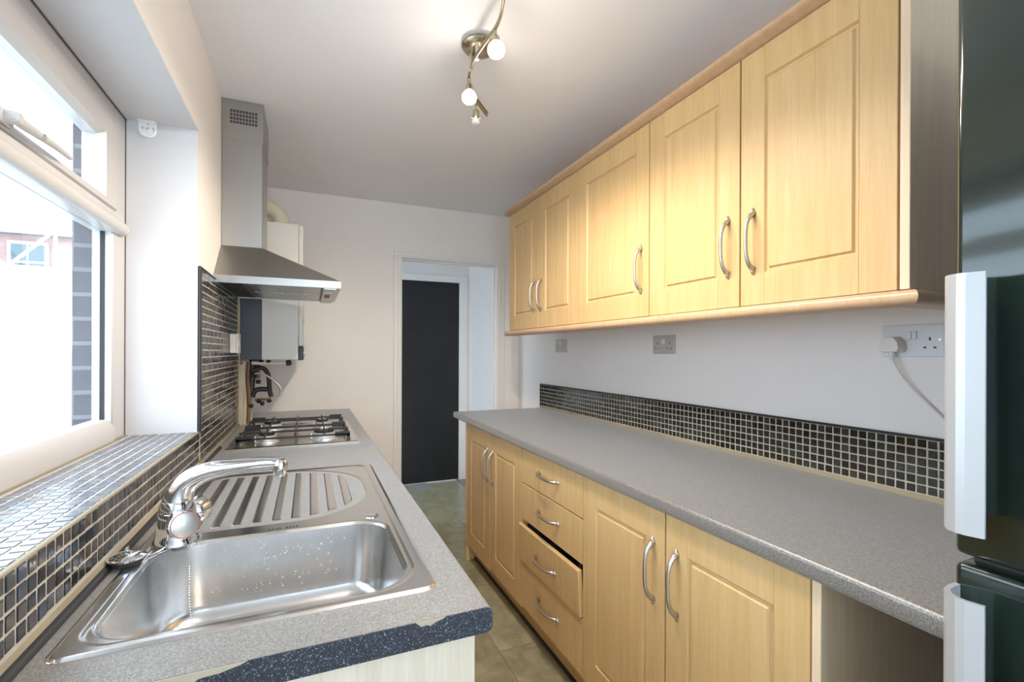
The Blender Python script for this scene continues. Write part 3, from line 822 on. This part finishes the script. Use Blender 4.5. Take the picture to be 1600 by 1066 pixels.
bm = nb(); lathe(bm, [(.034, 0), (.033, .0015), (.028, .0012), (.024, -.0005), (.008, -.001)], (cxb, cyb, zt - .150), (0, 0, 1), 28); obj('waste', bm, M['chrome'], sk, True)
bm = nb(); lathe(bm, [(.0145, 0), (.0145, .0012), (.012, .0022), (0, .0024)], (.138, 1.158, SZ - .0022), (0, 0, 1), 28); obj('tap_hole_cover', bm, M['chrome'], sk, True)
bm = nb()   # pressed maker's marks: a short row of illegible stamped strokes
random.seed(5)
for i in range(9):
    if i == 4: continue
    x = -.080 + i * .0068
    box(bm, x, x + .0042, 1.1535, 1.1545, SZ - .003, SZ - .0016); box(bm, x + .0010 * (i % 3), x + .001 * (i % 3) + .0012, 1.1535, 1.1585, SZ - .003, SZ - .0016)
obj('stamped_mark', bm, M['hole'], sk)

# tap
sm_f = lambda t: (lambda q: q * q * (3 - 2 * q))(max(0, min(1, t)))
tp = thing('mixer_tap', (-.247, 1.158, SZ), 'chrome mixer tap with swivel spout at the back corner of the sink', 'tap')
TX, TY = -.247, 1.158
bm = nb(); lathe(bm, [(.043, -.002), (.0425, .003), (.039, .009), (.0365, .020), (.035, .034), (.0335, .055), (.0325, .060), (.031, .0605), (.031, .063), (.0320, .0635), (.0305, .073), (.027, .082)], (TX, TY, SZ), (0, 0, 1), 36); obj('body', bm, M['chrome'], tp, True)
bm = nb()
sp = bez([(TX, TY, SZ + .060), (TX + .003, TY, SZ + .088), (TX + .022, TY - .004, SZ + .120), (TX + .060, TY - .012, SZ + .138), (TX + .115, TY - .024, SZ + .146), (TX + .168, TY - .036, SZ + .150), (TX + .190, TY - .041, SZ + .149)], 6)
n_ = len(sp); tube(bm, sp, [.0300 - .0070 * sm_f(i / n_ / .3) - .0095 * sm_f((i / n_ - .2) / .65) for i in range(n_)], 18)
o = obj('spout', bm, M['chrome'], tp, True)
bm = nb(); lathe(bm, [(.0, .012), (.010, .011), (.0145, .006), (.0150, -.004), (.0135, -.020), (.0125, -.024), (.0105, -.024)], (TX + .192, TY - .042, SZ + .147), (.12, -.03, 1), 24); obj('aerator', bm, M['chrome'], tp, True)
def knob(dx, dy, capcol):
    ax = Vector((dx, dy, .10)).normalized(); c = Vector((TX, TY, SZ + .040)) + ax * .012
    bm = nb(); lathe(bm, [(.013, 0), (.013, .012), (.019, .016), (.0265, .022), (.0285, .030), (.0285, .046), (.0270, .051), (.0255, .0515)], c, ax, 36)
    k = obj('tap_knob', bm, M['chrome'], tp, True)
    bm = nb(); lathe(bm, [(.0255, .0512), (.0255, .0524), (.0240, .0526)], c, ax, 36); obj('colour_ring', bm, capcol, k, True)
    bm = nb(); lathe(bm, [(.0238, .051), (.0236, .0535), (.018, .0552), (0, .0558)], c, ax, 36); obj('knob_cap', bm, M['nickel'], k, True)
knob(.40, -.92, mat('red_ring', (.45, .12, .14), .4)); knob(.52, .85, mat('blue_ring', (.10, .18, .5), .4))
# plug, chains
pg = thing('sink_plug', (-.308, 1.055, WT + .002), 'round chrome sink plug lying on the worktop behind the sink', 'plug')
bm = nb(); lathe(bm, [(.022, 0), (.024, .004), (.024, .008)], (-.303, 1.063, WT + .0038), (0, 0, 1), 28); obj('rubber_stopper', bm, M['rubber'], pg, True)
bm = nb(); lathe(bm, [(.025, .008), (.0285, .010), (.029, .013), (.024, .0165), (.010, .0185), (0, .019)], (-.303, 1.063, WT + .0038), (0, 0, 1), 28)
box(bm, -.305, -.301, 1.056, 1.070, WT + .022, WT + .034, .001); obj('plug_cap', bm, M['chrome'], pg, True)
def chain(pts, step=.0042, r=.0019):
    bm = nb(); P_ = bez(pts, 40); acc = 0; last = P_[0]; centres = [P_[0]]
    for p in P_[1:]:
        if (p - centres[-1]).length >= step: centres.append(p)
    for c in centres:
        bmesh.ops.create_icosphere(bm, subdivisions=1, radius=r, matrix=Matrix.Translation(c))
    tube(bm, P_[::4] + [P_[-1]], .0006, 5)
    return bm
bm = chain([(-.300, 1.063, WT + .027), (-.285, 1.072, WT + .014), (-.272, 1.085, WT + .0075), (-.262, 1.105, SZ + .0015), (-.258, 1.122, SZ + .004), (-.258, 1.128, SZ + .022)])
tag(obj('plug_chain', bm, M['chrome'], None, True), 'short ball chain from the plug to the tap base', 'chain')
bm = chain([(TX + .014, TY - .030, SZ + .012), (TX + .022, TY - .038, SZ + .002), (TX + .030, TY - .052, SZ - .010), (TX + .034, TY - .062, SZ - .05), (TX + .038, TY - .082, SZ - .100), (TX + .052, TY - .115, SZ - .133), (TX + .080, TY - .150, SZ - .1485), (TX + .110, TY - .170, SZ - .1515), (TX + .135, TY - .175, SZ - .1525)])
tag(obj('overflow_chain', bm, M['chrome'], None, True), 'long ball chain hanging from the tap down into the sink bowl', 'chain')

# ------------------------------------------------------------------ hob
hb = thing('gas_hob', (-.05, 2.45, WT), 'stainless four burner gas hob with black pan supports on the left worktop', 'hob')
HX0, HX1, HY0, HY1 = -.302, .198, 2.123, 2.785
bm = nb()
lp = [((HX0, HX1, HY0, HY1), WT + .0005), ((HX0, HX1, HY0, HY1), WT + .006), ((HX0 + .006, HX1 - .006, HY0 + .006, HY1 - .006), WT + .009), ((HX0 + .030, HX1 - .030, HY0 + .022, HY1 - .022), WT + .009), ((HX0 + .040, HX1 - .040, HY0 + .034, HY1 - .034), WT + .004)]
L_ = []
for (a, b, c, d), zz in lp: L_.append([bm.verts.new(p) for p in ((a, c, zz), (b, c, zz), (b, d, zz), (a, d, zz))])
for A, B in zip(L_, L_[1:]):
    for i in range(4): bm.faces.new((A[i], A[(i + 1) % 4], B[(i + 1) % 4], B[i]))
bm.faces.new(L_[-1]); bm.faces.new(L_[0][::-1]); obj('hob_plate', bm, M['hobsteel'], hb)
for (bx, by, r) in ((.062, 2.265, .046), (-.165, 2.265, .036), (.062, 2.615, .034), (-.165, 2.615, .042)):
    bm = nb(); lathe(bm, [(r + .012, 0), (r + .010, .004), (r, .006), (r, .027), (r - .003, .029)], (bx, by, WT + .004), (0, 0, 1), 28); k = obj('burner', bm, M['alu'], hb, True)
    bm = nb(); lathe(bm, [(r - .005, .0292), (r - .004, .0335), (r - .010, .0365), (0, .0375)], (bx, by, WT + .004), (0, 0, 1), 28); obj('burner_cap', bm, M['iron'], k, True)
    bm = nb(); lathe(bm, [(.003, 0), (.003, .020), (.002, .024)], (bx - r - .006, by - .012, WT + .008), (0, 0, 1), 8); obj('igniter', bm, M['plastic_w'], k, True)
for (a, b) in ((2.150, 2.448), (2.460, 2.758)):
    bm = nb(); z0, z1 = WT + .040, WT + .049; w = .0055
    x0, x1 = HX0 + .035, HX1 - .035
    box(bm, x0, x1, a, a + w * 1.5, z0 - .008, z1 - .010, .001); box(bm, x0, x1, b - w * 1.5, b, z0 - .008, z1 - .010, .001)
    box(bm, x0, x0 + w * 1.5, a, b, z0 - .008, z1 - .010, .001); box(bm, x1 - w * 1.5, x1, a, b, z0 - .008, z1 - .010, .001)
    box(bm, -.056, -.050, a, b, z0, z1, .001)
    cy_ = (a + b) / 2 - (.034 if a < 2.3 else -.006)
    cy_ = 2.265 if a < 2.3 else 2.615
    for cx2 in (.062, -.165):
        box(bm, cx2 - w / 2, cx2 + w / 2, a, cy_ - .018, z0, z1, .001); box(bm, cx2 - w / 2, cx2 + w / 2, cy_ + .018, b, z0, z1, .001)
        xa, xb = (x0, -.053) if cx2 < 0 else (-.053, x1)
        box(bm, xa, cx2 - .018, cy_ - w / 2, cy_ + w / 2, z0, z1, .001); box(bm, cx2 + .018, xb, cy_ - w / 2, cy_ + w / 2, z0, z1, .001)
        for s in (-1, 1): box(bm, cx2 - w / 2, cx2 + w / 2, cy_ + s * .055 - .02, cy_ + s * .055 + .02, z1, z1 + .006, .001)
    for fx in (x0, x1 - .012):
        for fy in (a, b - .012): box(bm, fx, fx + .012, fy, fy + .012, WT + .009, z0, .001)
    for fx in (x0, x1 - .060):   # solid corner plates
        box(bm, fx, fx + .060, a, a + .006, z0 - .014, z1 - .002, .001); box(bm, fx, fx + .060, b - .006, b, z0 - .014, z1 - .002, .001)
    obj('pan_support', bm, M['iron'], hb)

# ------------------------------------------------------------------ hood
hd_ = thing('cooker_hood', (-.2, 2.42, 1.535), 'brushed steel chimney cooker hood on the left wall above the hob', 'hood')
x0, x1, y0, y1 = XL + .001, .122, 2.12, 2.72
bm = nb()
def ring4(a, b, c, d, z_): return [bm.verts.new(p) for p in ((a, c, z_), (b, c, z_), (b, d, z_), (a, d, z_))]
L_ = [ring4(x0 + .004, x1 - .004, y0 + .004, y1 - .004, 1.5365), ring4(x0, x1, y0, y1, 1.5365), ring4(x0, x1, y0, y1, 1.566), ring4(x0, -.186, 2.285, 2.555, 1.712)]
for A, B in zip(L_, L_[1:]):
    for i in range(4): bm.faces.new((A[i], A[(i + 1) % 4], B[(i + 1) % 4], B[i]))
# inner return
R2 = ring4(x0 + .012, x1 - .012, y0 + .012, y1 - .012, 1.5365); R3 = ring4(x0 + .012, x1 - .012, y0 + .012, y1 - .012, 1.548)
for i in range(4): bm.faces.new((L_[0][i], L_[0][(i + 1) % 4], R2[(i + 1) % 4], R2[i])); bm.faces.new((R2[i], R2[(i + 1) % 4], R3[(i + 1) % 4], R3[i]))
bm.faces.new(R3[::-1]); bm.faces.new(L_[-1]); obj('canopy', bm, M['steel'], hd_)
bm = nb(); box(bm, x0, -.188, 2.290, 2.550, 1.712, 2.165, .0015); obj('chimney', bm, M['steel'], hd_)
bm = nb(); box(bm, x0, -.184, 2.286, 2.554, 2.160, ZC - .001, .0015); ch = obj('chimney_sleeve', bm, M['steel'], hd_)
bm = nb()
for i in range(9):
    for j in range(4):
        xx = -.308 + i * .0115; zz = 2.286 - j * .0155; hh = .0042 if j != 2 else .0042
        box(bm, xx, xx + .0082, 2.2852, 2.2868, zz - .0105, zz)
obj('vent_slot', bm, M['hole'], ch)
for i in range(2):
    bm = nb(); a = y0 + .03 + i * .27; box(bm, x0 + .10, x1 - .075, a, a + .262, 1.541, 1.549, .002)
    for k in range(12): box(bm, x0 + .112 + k * .0205, x0 + .124 + k * .0205, a + .012, a + .25, 1.5395, 1.5415)
    obj('grease_filter', bm, M['steel'], hd_)
bm = nb(); box(bm, x0 + .014, x0 + .095, y0 + .03, y1 - .03, 1.540, 1.549, .002); obj('rear_panel', bm, M['black'], hd_)
bm = nb(); box(bm, x1 - .070, x1 - .014, y0 + .014, y1 - .014, 1.528, 1.549, .003); cp = obj('control_panel', bm, M['steel'], hd_)
for yy in (2.18, 2.60):
    bm = nb(); box(bm, x1 - .066, x1 - .028, yy, yy + .055, 1.5255, 1.5285, .002); obj('hood_lamp', bm, M['plastic_w'], cp)
bm = nb()
for i in range(4): box(bm, x1 - .058, x1 - .036, 2.32 + i * .03, 2.34 + i * .03, 1.5262, 1.5285, .001)
obj('push_button', bm, M['black'], cp)

# ------------------------------------------------------------------ boiler and pipes
bo = thing('wall_boiler', (-.2, 3.06, 1.232), 'white wall mounted combination boiler in the far left corner', 'boiler')
BY0, BY1 = 2.86, 3.26
bm = nb(); box(bm, XL + .001, -.236, BY0, BY1, 1.225, 1.965, .002); obj('back_frame', bm, M['boilerdark'], bo)
bm = nb(); box(bm, -.2355, -.056, BY0 - .002, BY1 + .002, 1.224, 1.972, .004, 2); obj('casing', bm, M['boiler'], bo)
bm = nb(); box(bm, -.0555, -.032, BY0, BY1, 1.300, 1.968, .005, 2); obj('front_cover', bm, M['boiler'], bo)
bm = nb(); box(bm, -.0555, -.030, BY0, BY1, 1.222, 1.298, .004, 2); obj('control_panel', bm, M['black'], bo)
bm = nb(); lathe(bm, [(.010, 0), (.010, .010), (.007, .013)], (-.030, BY0 + .05, 1.26), (1, 0, 0), 16); lathe(bm, [(.003, 0), (.003, .03)], (-.028, BY0 + .004, 1.42), (0, 0, 1), 8); obj('control_dial', bm, M['plastic_w'], bo)
fp = thing('flue_elbow', (-.17, 3.06, 1.973), 'cream plastic flue elbow from the boiler top into the wall', 'flue')
bm = nb()
ptsf = [(-.155, 3.04, 1.973), (-.155, 3.04, 2.01)] + [(-.225 + .07 * math.cos(a), 3.04, 2.02 + .07 * math.sin(a)) for a in [PI / 2 * i / 8 for i in range(1, 9)]] + [(-.338, 3.04, 2.09)]
tube(bm, ptsf, .046, 24); obj('flue_pipe', bm, M['pvc'], fp, True)
bm = nb(); lathe(bm, [(.052, 0), (.052, .016), (.047, .020)], (-.155, 3.04, 1.973), (0, 0, 1), 28); lathe(bm, [(.051, 0), (.051, .014)], (-.250, 3.04, 2.09), (-1, 0, 0), 28); obj('collar', bm, M['pvc'], fp, True)

pi_ = thing('boiler_pipework', (-.3, 2.95, WT), 'tangle of dark valves and pipes below the boiler', 'pipes')
def tb(name, pts, r, m, seg=12, sm_=6):
    bm = nb(); tube(bm, bez(pts, sm_) if sm_ else pts, r, seg); return obj(name, bm, m, pi_, True)
for yy, xx, m_ in ((2.88, -.318, 'creampipe'), (2.91, -.300, 'copper'), (2.95, -.316, 'creampipe'), (3.00, -.300, 'creampipe')):
    tb('pipe', [(xx, yy, .8805), (xx + .003, yy, 1.0), (xx - .004, yy, 1.12), (xx, yy, 1.215)], .009, M[m_])
tb('pipe', [(-.285, 2.93, 1.224), (-.285, 2.93, 1.150), (-.29, 2.93, 1.05)], .016, M['black'])
tb('pipe', [(-.262, 2.95, 1.224), (-.262, 2.95, 1.12)], .013, M['copper'])
tb('condensate_pipe', [(-.285, 2.90, 1.207), (-.20, 2.90, 1.205), (-.115, 2.90, 1.206)], .0095, M['plastic_w'], 14, 2)
bm = nb(); lathe(bm, [(.014, 0), (.016, .01), (.016, .022), (.010, .028)], (-.118, 2.90, 1.205), (1, 0, .15), 16); obj('pipe_cap', bm, M['rubber'], pi_, True)
tb('insulated_hose', [(-.275, 2.92, 1.165), (-.25, 2.92, 1.180), (-.222, 2.92, 1.170), (-.205, 2.92, 1.13), (-.200, 2.92, 1.06), (-.192, 2.92, 1.02)], .012, M['rubber'])
tb('insulated_hose', [(-.285, 2.93, 1.02), (-.270, 2.93, 1.055), (-.24, 2.93, 1.062), (-.212, 2.93, 1.060)], .013, M['black'])
tb('braided_hose', [(-.27, 2.90, 1.150), (-.235, 2.90, 1.148), (-.20, 2.90, 1.128), (-.155, 2.90, 1.085), (-.142, 2.90, 1.050), (-.155, 2.90, 1.018), (-.19, 2.90, 1.008)], .0055, M['nickel'])
tb('brass_valve', [(-.272, 2.91, 1.006), (-.225, 2.91, 1.008), (-.185, 2.91, 1.008)], .008, M['brass'], 6, 2)
for c, ax, r in (((-.262, 2.91, 1.000), (1, 0, 0), .013), ((-.235, 2.91, .996), (0, 0, -1), .011), ((-.212, 2.91, 1.0), (1, 0, 0), .012), ((-.285, 2.92, 1.140), (1, 0, 0), .016), ((-.255, 2.92, 1.115), (0, 0, -1), .013), ((-.288, 2.92, 1.175), (0, 0, -1), .018), ((-.215, 2.90, 1.215), (1, 0, 0), .012), ((-.250, 2.90, 1.215), (1, 0, 0), .010), ((-.29, 2.91, .985), (0, 0, -1), .013)):
    bm = nb(); lathe(bm, [(r * .7, 0), (r, .004), (r, .016), (r * .6, .022)], c, ax, 8)
    obj('valve_nut', bm, M['black'], pi_)
bm = nb(); prism(bm, [(2.845, WT + .0005), (2.865, WT + .0005), (2.862, 1.20), (2.848, 1.20)], 'x', XL + .001, XL + .02); tag(obj('timber_batten', bm, M['creampipe'], None), 'cream painted batten standing by the pipes beside the hob tiles', 'batten')
fs_ = thing('fused_switch', (-.32, 2.52, 1.30), 'white surface mounted switch box on the mosaic splashback', 'switch')
bm = nb(); box(bm, XL + .008, -.306, 2.47, 2.558, 1.262, 1.350, .003, 2); obj('back_box', bm, M['plastic_w'], fs_)
bm = nb(); box(bm, -.306, -.298, 2.468, 2.560, 1.260, 1.352, .003, 2); k = obj('face_plate', bm, M['plastic_w'], fs_)
bm = nb(); box(bm, -.298, -.2945, 2.485, 2.503, 1.292, 1.320, .001); obj('rocker', bm, M['plastic_w'], k)

# ------------------------------------------------------------------ sockets
def socket(yc, zc, w, h, label, plate, name='double_socket'):
    s = thing(name, (XR - .004, yc, zc - h / 2), label, 'socket')
    bm = nb(); box(bm, XR - .008, XR - .0005, yc - w / 2, yc + w / 2, zc - h / 2, zc + h / 2, .0025, 2); p = obj('face_plate', bm, plate, s)
    xf = XR - .0083
    for sgn in (1, -1):
        bm = nb(); cy = yc + sgn * w * .28
        box(bm, xf, xf + .002, cy - .0022, cy + .0022, zc + .000, zc + .0085)
        box(bm, xf, xf + .002, cy - .0145, cy - .0080, zc - .021, zc - .0165); box(bm, xf, xf + .002, cy + .0080, cy + .0145, zc - .021, zc - .0165)
        obj('socket_hole', bm, M['hole'], p)
        bm = nb(); box(bm, xf - .0035, xf + .002, yc + sgn * .0065 - .0055, yc + sgn * .0065 + .0055, zc + .004, zc + .026, .001)
        obj('rocker', bm, M['plastic_w'] if plate is M['plate'] else M['plate_w'], p)
        bm = nb(); lathe(bm, [(.0032, 0), (.0032, .0012)], (xf + .0005, yc + sgn * (w / 2 - .010), zc + .002), (-1, 0, 0), 10); obj('screw', bm, M['nickel'], p)
    return s
socket(2.720, 1.314, .146, .086, 'grey double wall socket nearest the doorway, close under the pelmet', M['plate'])
socket(1.744, 1.309, .146, .086, 'grey double wall socket in the middle of the right wall', M['plate'])
socket(.756, 1.306, .146, .088, 'pale double wall socket by the fridge with a plug in it', M['plate_w'])
pl_ = thing('mains_plug', (XR - .03, .795, 1.27), 'off white three pin plug in the wall socket by the fridge', 'plug')
bm = nb()
pf = [(.772, 1.273), (.818, 1.273), (.823, 1.285), (.820, 1.305), (.808, 1.318), (.783, 1.318), (.771, 1.305), (.768, 1.285)]
A, B = prism(bm, pf, 'x', XR - .042, XR - .0092)
cc = Vector((XR - .042, .795, 1.295))
for v in A: v.co = cc + (v.co - cc) * .86
obj('plug_body', bm, M['plastic_w'], pl_)
bm = nb(); tube(bm, [(XR - .026, .795, 1.275), (XR - .026, .794, 1.262), (XR - .026, .792, 1.250)], [.0065, .0055, .004], 10)
for i in range(4): lathe(bm, [(.007, 0), (.007, .0018)], (XR - .026, .794, 1.253 + i * .0045), (0, 0, 1), 10)
obj('cord_grip', bm, M['plastic_w'], pl_)
bm = nb(); tube(bm, bez([(XR - .026, .792, 1.252), (XR - .022, .782, 1.225), (XR - .016, .755, 1.18), (XR - .012, .715, 1.135), (XR - .010, .67, 1.09), (XR - .016, .60, 1.05), (XR - .022, .50, 1.01), (XR - .022, .40, .98), (XR - .022, .30, .95)], 8), .0032, 8)
tag(obj('power_cord', bm, M['plastic_w'], None, True), 'off white power cord running from the wall plug down behind the fridge', 'cord')

# ------------------------------------------------------------------ fridge freezer
fr = thing('fridge_freezer', (1.15, .08, 0), 'glossy black fridge freezer with long silver handles, at the right edge', 'fridge')
FY0, FY1, FXF = -.215, .372, .850
bm = nb(); box(bm, FXF + .062, XR - .04, FY0, FY1 - .001, .03, 1.915, .004); obj('cabinet_body', bm, M['fridgeside'], fr)
bm = nb(); box(bm, FXF, FXF + .06, FY0, FY1, .986, 1.915, .009, 3); du = obj('upper_door', bm, M['fridge'], fr, True)
bm = nb(); box(bm, FXF, FXF + .06, FY0, FY1, .06, .974, .009, 3); dl = obj('lower_door', bm, M['fridge'], fr, True)
bm = nb(); box(bm, FXF + .03, FXF + .05, FY0 + .01, FY1 - .01, .974, .986); obj('door_seal', bm, M['rubber'], fr)
bm = nb(); box(bm, FXF + .03, XR - .05, FY0 + .01, FY1 - .01, 0, .0595); obj('foot_panel', bm, M['black'], fr)
def fhandle(par, z0, z1):
    bm = nb()
    o_ = [(FXF + .002, FY1 - .001), (FXF - .018, FY1 - .0005), (FXF - .034, FY1 - .004), (FXF - .046, FY1 - .012), (FXF - .052, FY1 - .024), (FXF - .052, FY1 - .034), (FXF - .046, FY1 - .052)]
    i_ = [(FXF - .0415, FY1 - .0515), (FXF - .0465, FY1 - .034), (FXF - .046, FY1 - .026), (FXF - .041, FY1 - .017), (FXF - .031, FY1 - .010), (FXF - .016, FY1 - .0075), (FXF + .002, FY1 - .0075)]
    prism(bm, o_ + i_, 'z', z0, z1); return obj('door_handle', bm, M['alu'], par)
fhandle(du, 1.030, 1.378); fhandle(dl, .595, .943)

# ------------------------------------------------------------------ ceiling spotlight bar
lb = thing('ceiling_spotlight', (.53, 1.53, 2.13), 'wavy brass ceiling spotlight bar with four small lamps, one unlit', 'light')
bm = nb(); lathe(bm, [(.046, 0), (.058, .010), (.060, .016), (.052, .026), (.030, .032), (0, .033)], (.530, 1.530, ZC - .0005), (0, 0, -1), 36); obj('ceiling_rose', bm, M['lampmetal'], lb, True)
rail = [(.36, .98), (.415, 1.07), (.475, 1.17), (.505, 1.26), (.515, 1.335), (.510, 1.41), (.505, 1.50), (.510, 1.56), (.523, 1.62), (.560, 1.70), (.615, 1.77), (.672, 1.835)]
for off_ in (-.0062, .0062):
    p = bez([(x + off_ * .2, y, 2.253 + off_) for x, y in rail], 5); bm = nb(); tube(bm, p, .0042, 10); obj('rail', bm, M['lampmetal'], lb, True)
bm = nb()
for yy in (1.49, 1.555): lathe(bm, [(.0055, 0), (.0055, .05), (.0075, .052), (.0075, .058)], (.509, yy, 2.30), (0, 0, -1), 12)
obj('support_pin', bm, M['nickel'], lb, True)
lampd = [(.420, 1.075, True), (.515, 1.335, True), (.523, 1.615, True), (.600, 1.765, False)]
for lx, ly, lit in lampd:
    tilt = Vector((-.16, -.50, -.85)).normalized() if lit else Vector((-.06, -.1, -1)).normalized()
    top = Vector((lx, ly, 2.246))
    bm = nb(); tube(bm, [top, top + Vector((0, 0, -.028))], .0042, 8)
    lathe(bm, [(.006, 0), (.0125, .003), (.0125, .030), (.010, .034)], top + Vector((0, 0, -.024)), tilt, 20)
    hold = obj('lamp_holder', bm, M['lampmetal'], lb, True)
    c = top + Vector((0, 0, -.024)) + tilt * .032
    if lit:
        bm = nb(); lathe(bm, [(.010, 0), (.0135, .006), (.021, .022), (.0250, .034), (.0255, .038)], c, tilt, 28); obj('reflector', bm, M['bulb_lit'], hold, True)
        bm = nb(); lathe(bm, [(.0255, .038), (.0255, .042), (.021, .049), (.012, .053), (0, .0545)], c, tilt, 28); obj('lamp_lens', bm, M['glow'], hold, True)
        ld = bpy.data.lights.new('halogen', 'POINT'); ld.energy = LAMP_W; ld.color = (1, .88, .76); ld.shadow_soft_size = .016
        lo = bpy.data.objects.new('halogen', ld); COL.objects.link(lo); lo.location = c + tilt * .070
        ld = bpy.data.lights.new('halogen_beam', 'SPOT'); ld.energy = SPOT_W; ld.color = (1, .87, .72); ld.shadow_soft_size = .016
        ld.spot_size = math.radians(165); ld.spot_blend = .6
        lo = bpy.data.objects.new('halogen_beam', ld); COL.objects.link(lo); lo.location = c + tilt * .070
        lo.rotation_euler = Vector((-.05, .12, -1)).to_track_quat('-Z', 'Y').to_euler()
    else:
        bm = nb(); lathe(bm, [(.009, 0), (.011, .004), (.015, .012), (.017, .020), (.012, .023), (0, .024)], c, tilt, 22); obj('lamp_lens', bm, M['bulb_off'], hold, True)
        bm = nb()
        for s in (-1, 1): bmesh.ops.create_uvsphere(bm, u_segments=12, v_segments=8, radius=.006, matrix=Matrix.Translation(c + Vector((s * .015, -s * .004, -.002))))
        obj('clip_screw', bm, M['chrome'], hold, True)

# ------------------------------------------------------------------ outside the window
bm = nb(); box(bm, -30, -.66, -6, 40, -.3, -.2); struct('ground', bm, M['concrete'])
bp_ = sroot('wall_outside', (-.63, 1.9, WZ0))
bm = nb(); box(bm, XO - .001, FX0, WY1 - .004, WY1 - .0005, .95, 1.999); obj('mortar_bed', bm, M['mortar'], bp_)
bme = nb(); box(bme, -.038, .038, -.006, .006, -.0325, .0325, .003); me_ = bpy.data.meshes.new('brick'); bme.to_mesh(me_); bme.free(); me_.materials.append(M['brick'])
random.seed(11)
for i in range(14):
    o = bpy.data.objects.new('brick', me_); link(o, bp_, (-.622 + random.uniform(-.002, .002), WY1 + .001 - random.uniform(0, .001), 1.0 + .075 * i + .03))
hs_ = thing('terraced_house', (-8, 20.4, -.2), 'red brick terraced house seen beyond the window', 'house')
bm = nb(); box(bm, -14, -4, 20, 26, -.2, 4.95); obj('wall', bm, M['brick_red'], hs_)
bm = nb(); prism(bm, [(19.7, 4.95), (26.3, 4.95), (23, 6.4)], 'x', -14.3, -3.7); obj('roof', bm, M['slate'], hs_)
for cx in (-8.26, -5.8, -10.9):
    bm = nb(); box(bm, cx - .5, cx + .5, 19.93, 20.0, 3.45, 4.75); f = obj('window', bm, M['upvc'], hs_)
    for a, b in ((3.55, 4.05), (4.13, 4.65)):
        for c0, c1 in ((-.40, -.03), (.03, .40)):
            bm = nb(); box(bm, cx + c0, cx + c1, 19.915, 19.935, a, b); obj('pane', bm, M['winglass'], f)
bm = nb(); box(bm, -12, -4.6, 15.5, 19.9, -.2, 3.35); prism(bm, [(15.3, 3.35), (19.9, 3.35), (19.9, 3.45)], 'x', -12.1, -4.5); tag(obj('rendered_extension', bm, M['render'], None), 'white rendered extension in front of the brick house outside', 'building')
sf = thing('scaffolding', (-8, 19.0, 3.35), 'pale scaffold poles and diagonal braces in front of the brick house', 'scaffold')
for pts in ([(-9.4, 19.2, 3.5), (-9.4, 19.2, 5.3)], [(-7.3, 19.2, 3.5), (-7.3, 19.2, 5.3)], [(-11, 19.2, 3.75), (-5, 19.2, 3.75)], [(-9.3, 19.15, 4.9), (-8.3, 19.15, 3.6)], [(-8.6, 19.15, 3.6), (-7.4, 19.15, 4.9)], [(-11, 19.2, 4.95), (-5, 19.2, 4.95)]):
    bm = nb(); tube(bm, pts, .05, 8); obj('scaffold_pole', bm, M['render'], sf)
bm = nb(); box(bm, -9, -1.8, 9.0, 9.24, -.2, 1.55); box(bm, -9, -1.78, 8.97, 9.27, 1.55, 1.62, .01); tag(obj('yard_wall', bm, M['render'], None), 'white painted yard wall outside the window', 'wall')
gt = thing('yard_gate', (-3.35, 8.9, -.2), 'white boarded gate in the yard wall outside', 'gate')
for i in range(7):
    bm = nb(); box(bm, -3.72 + i * .105, -3.62 + i * .105, 8.90, 8.93, -.15, 1.30, .004); obj('board', bm, M['render'], gt)
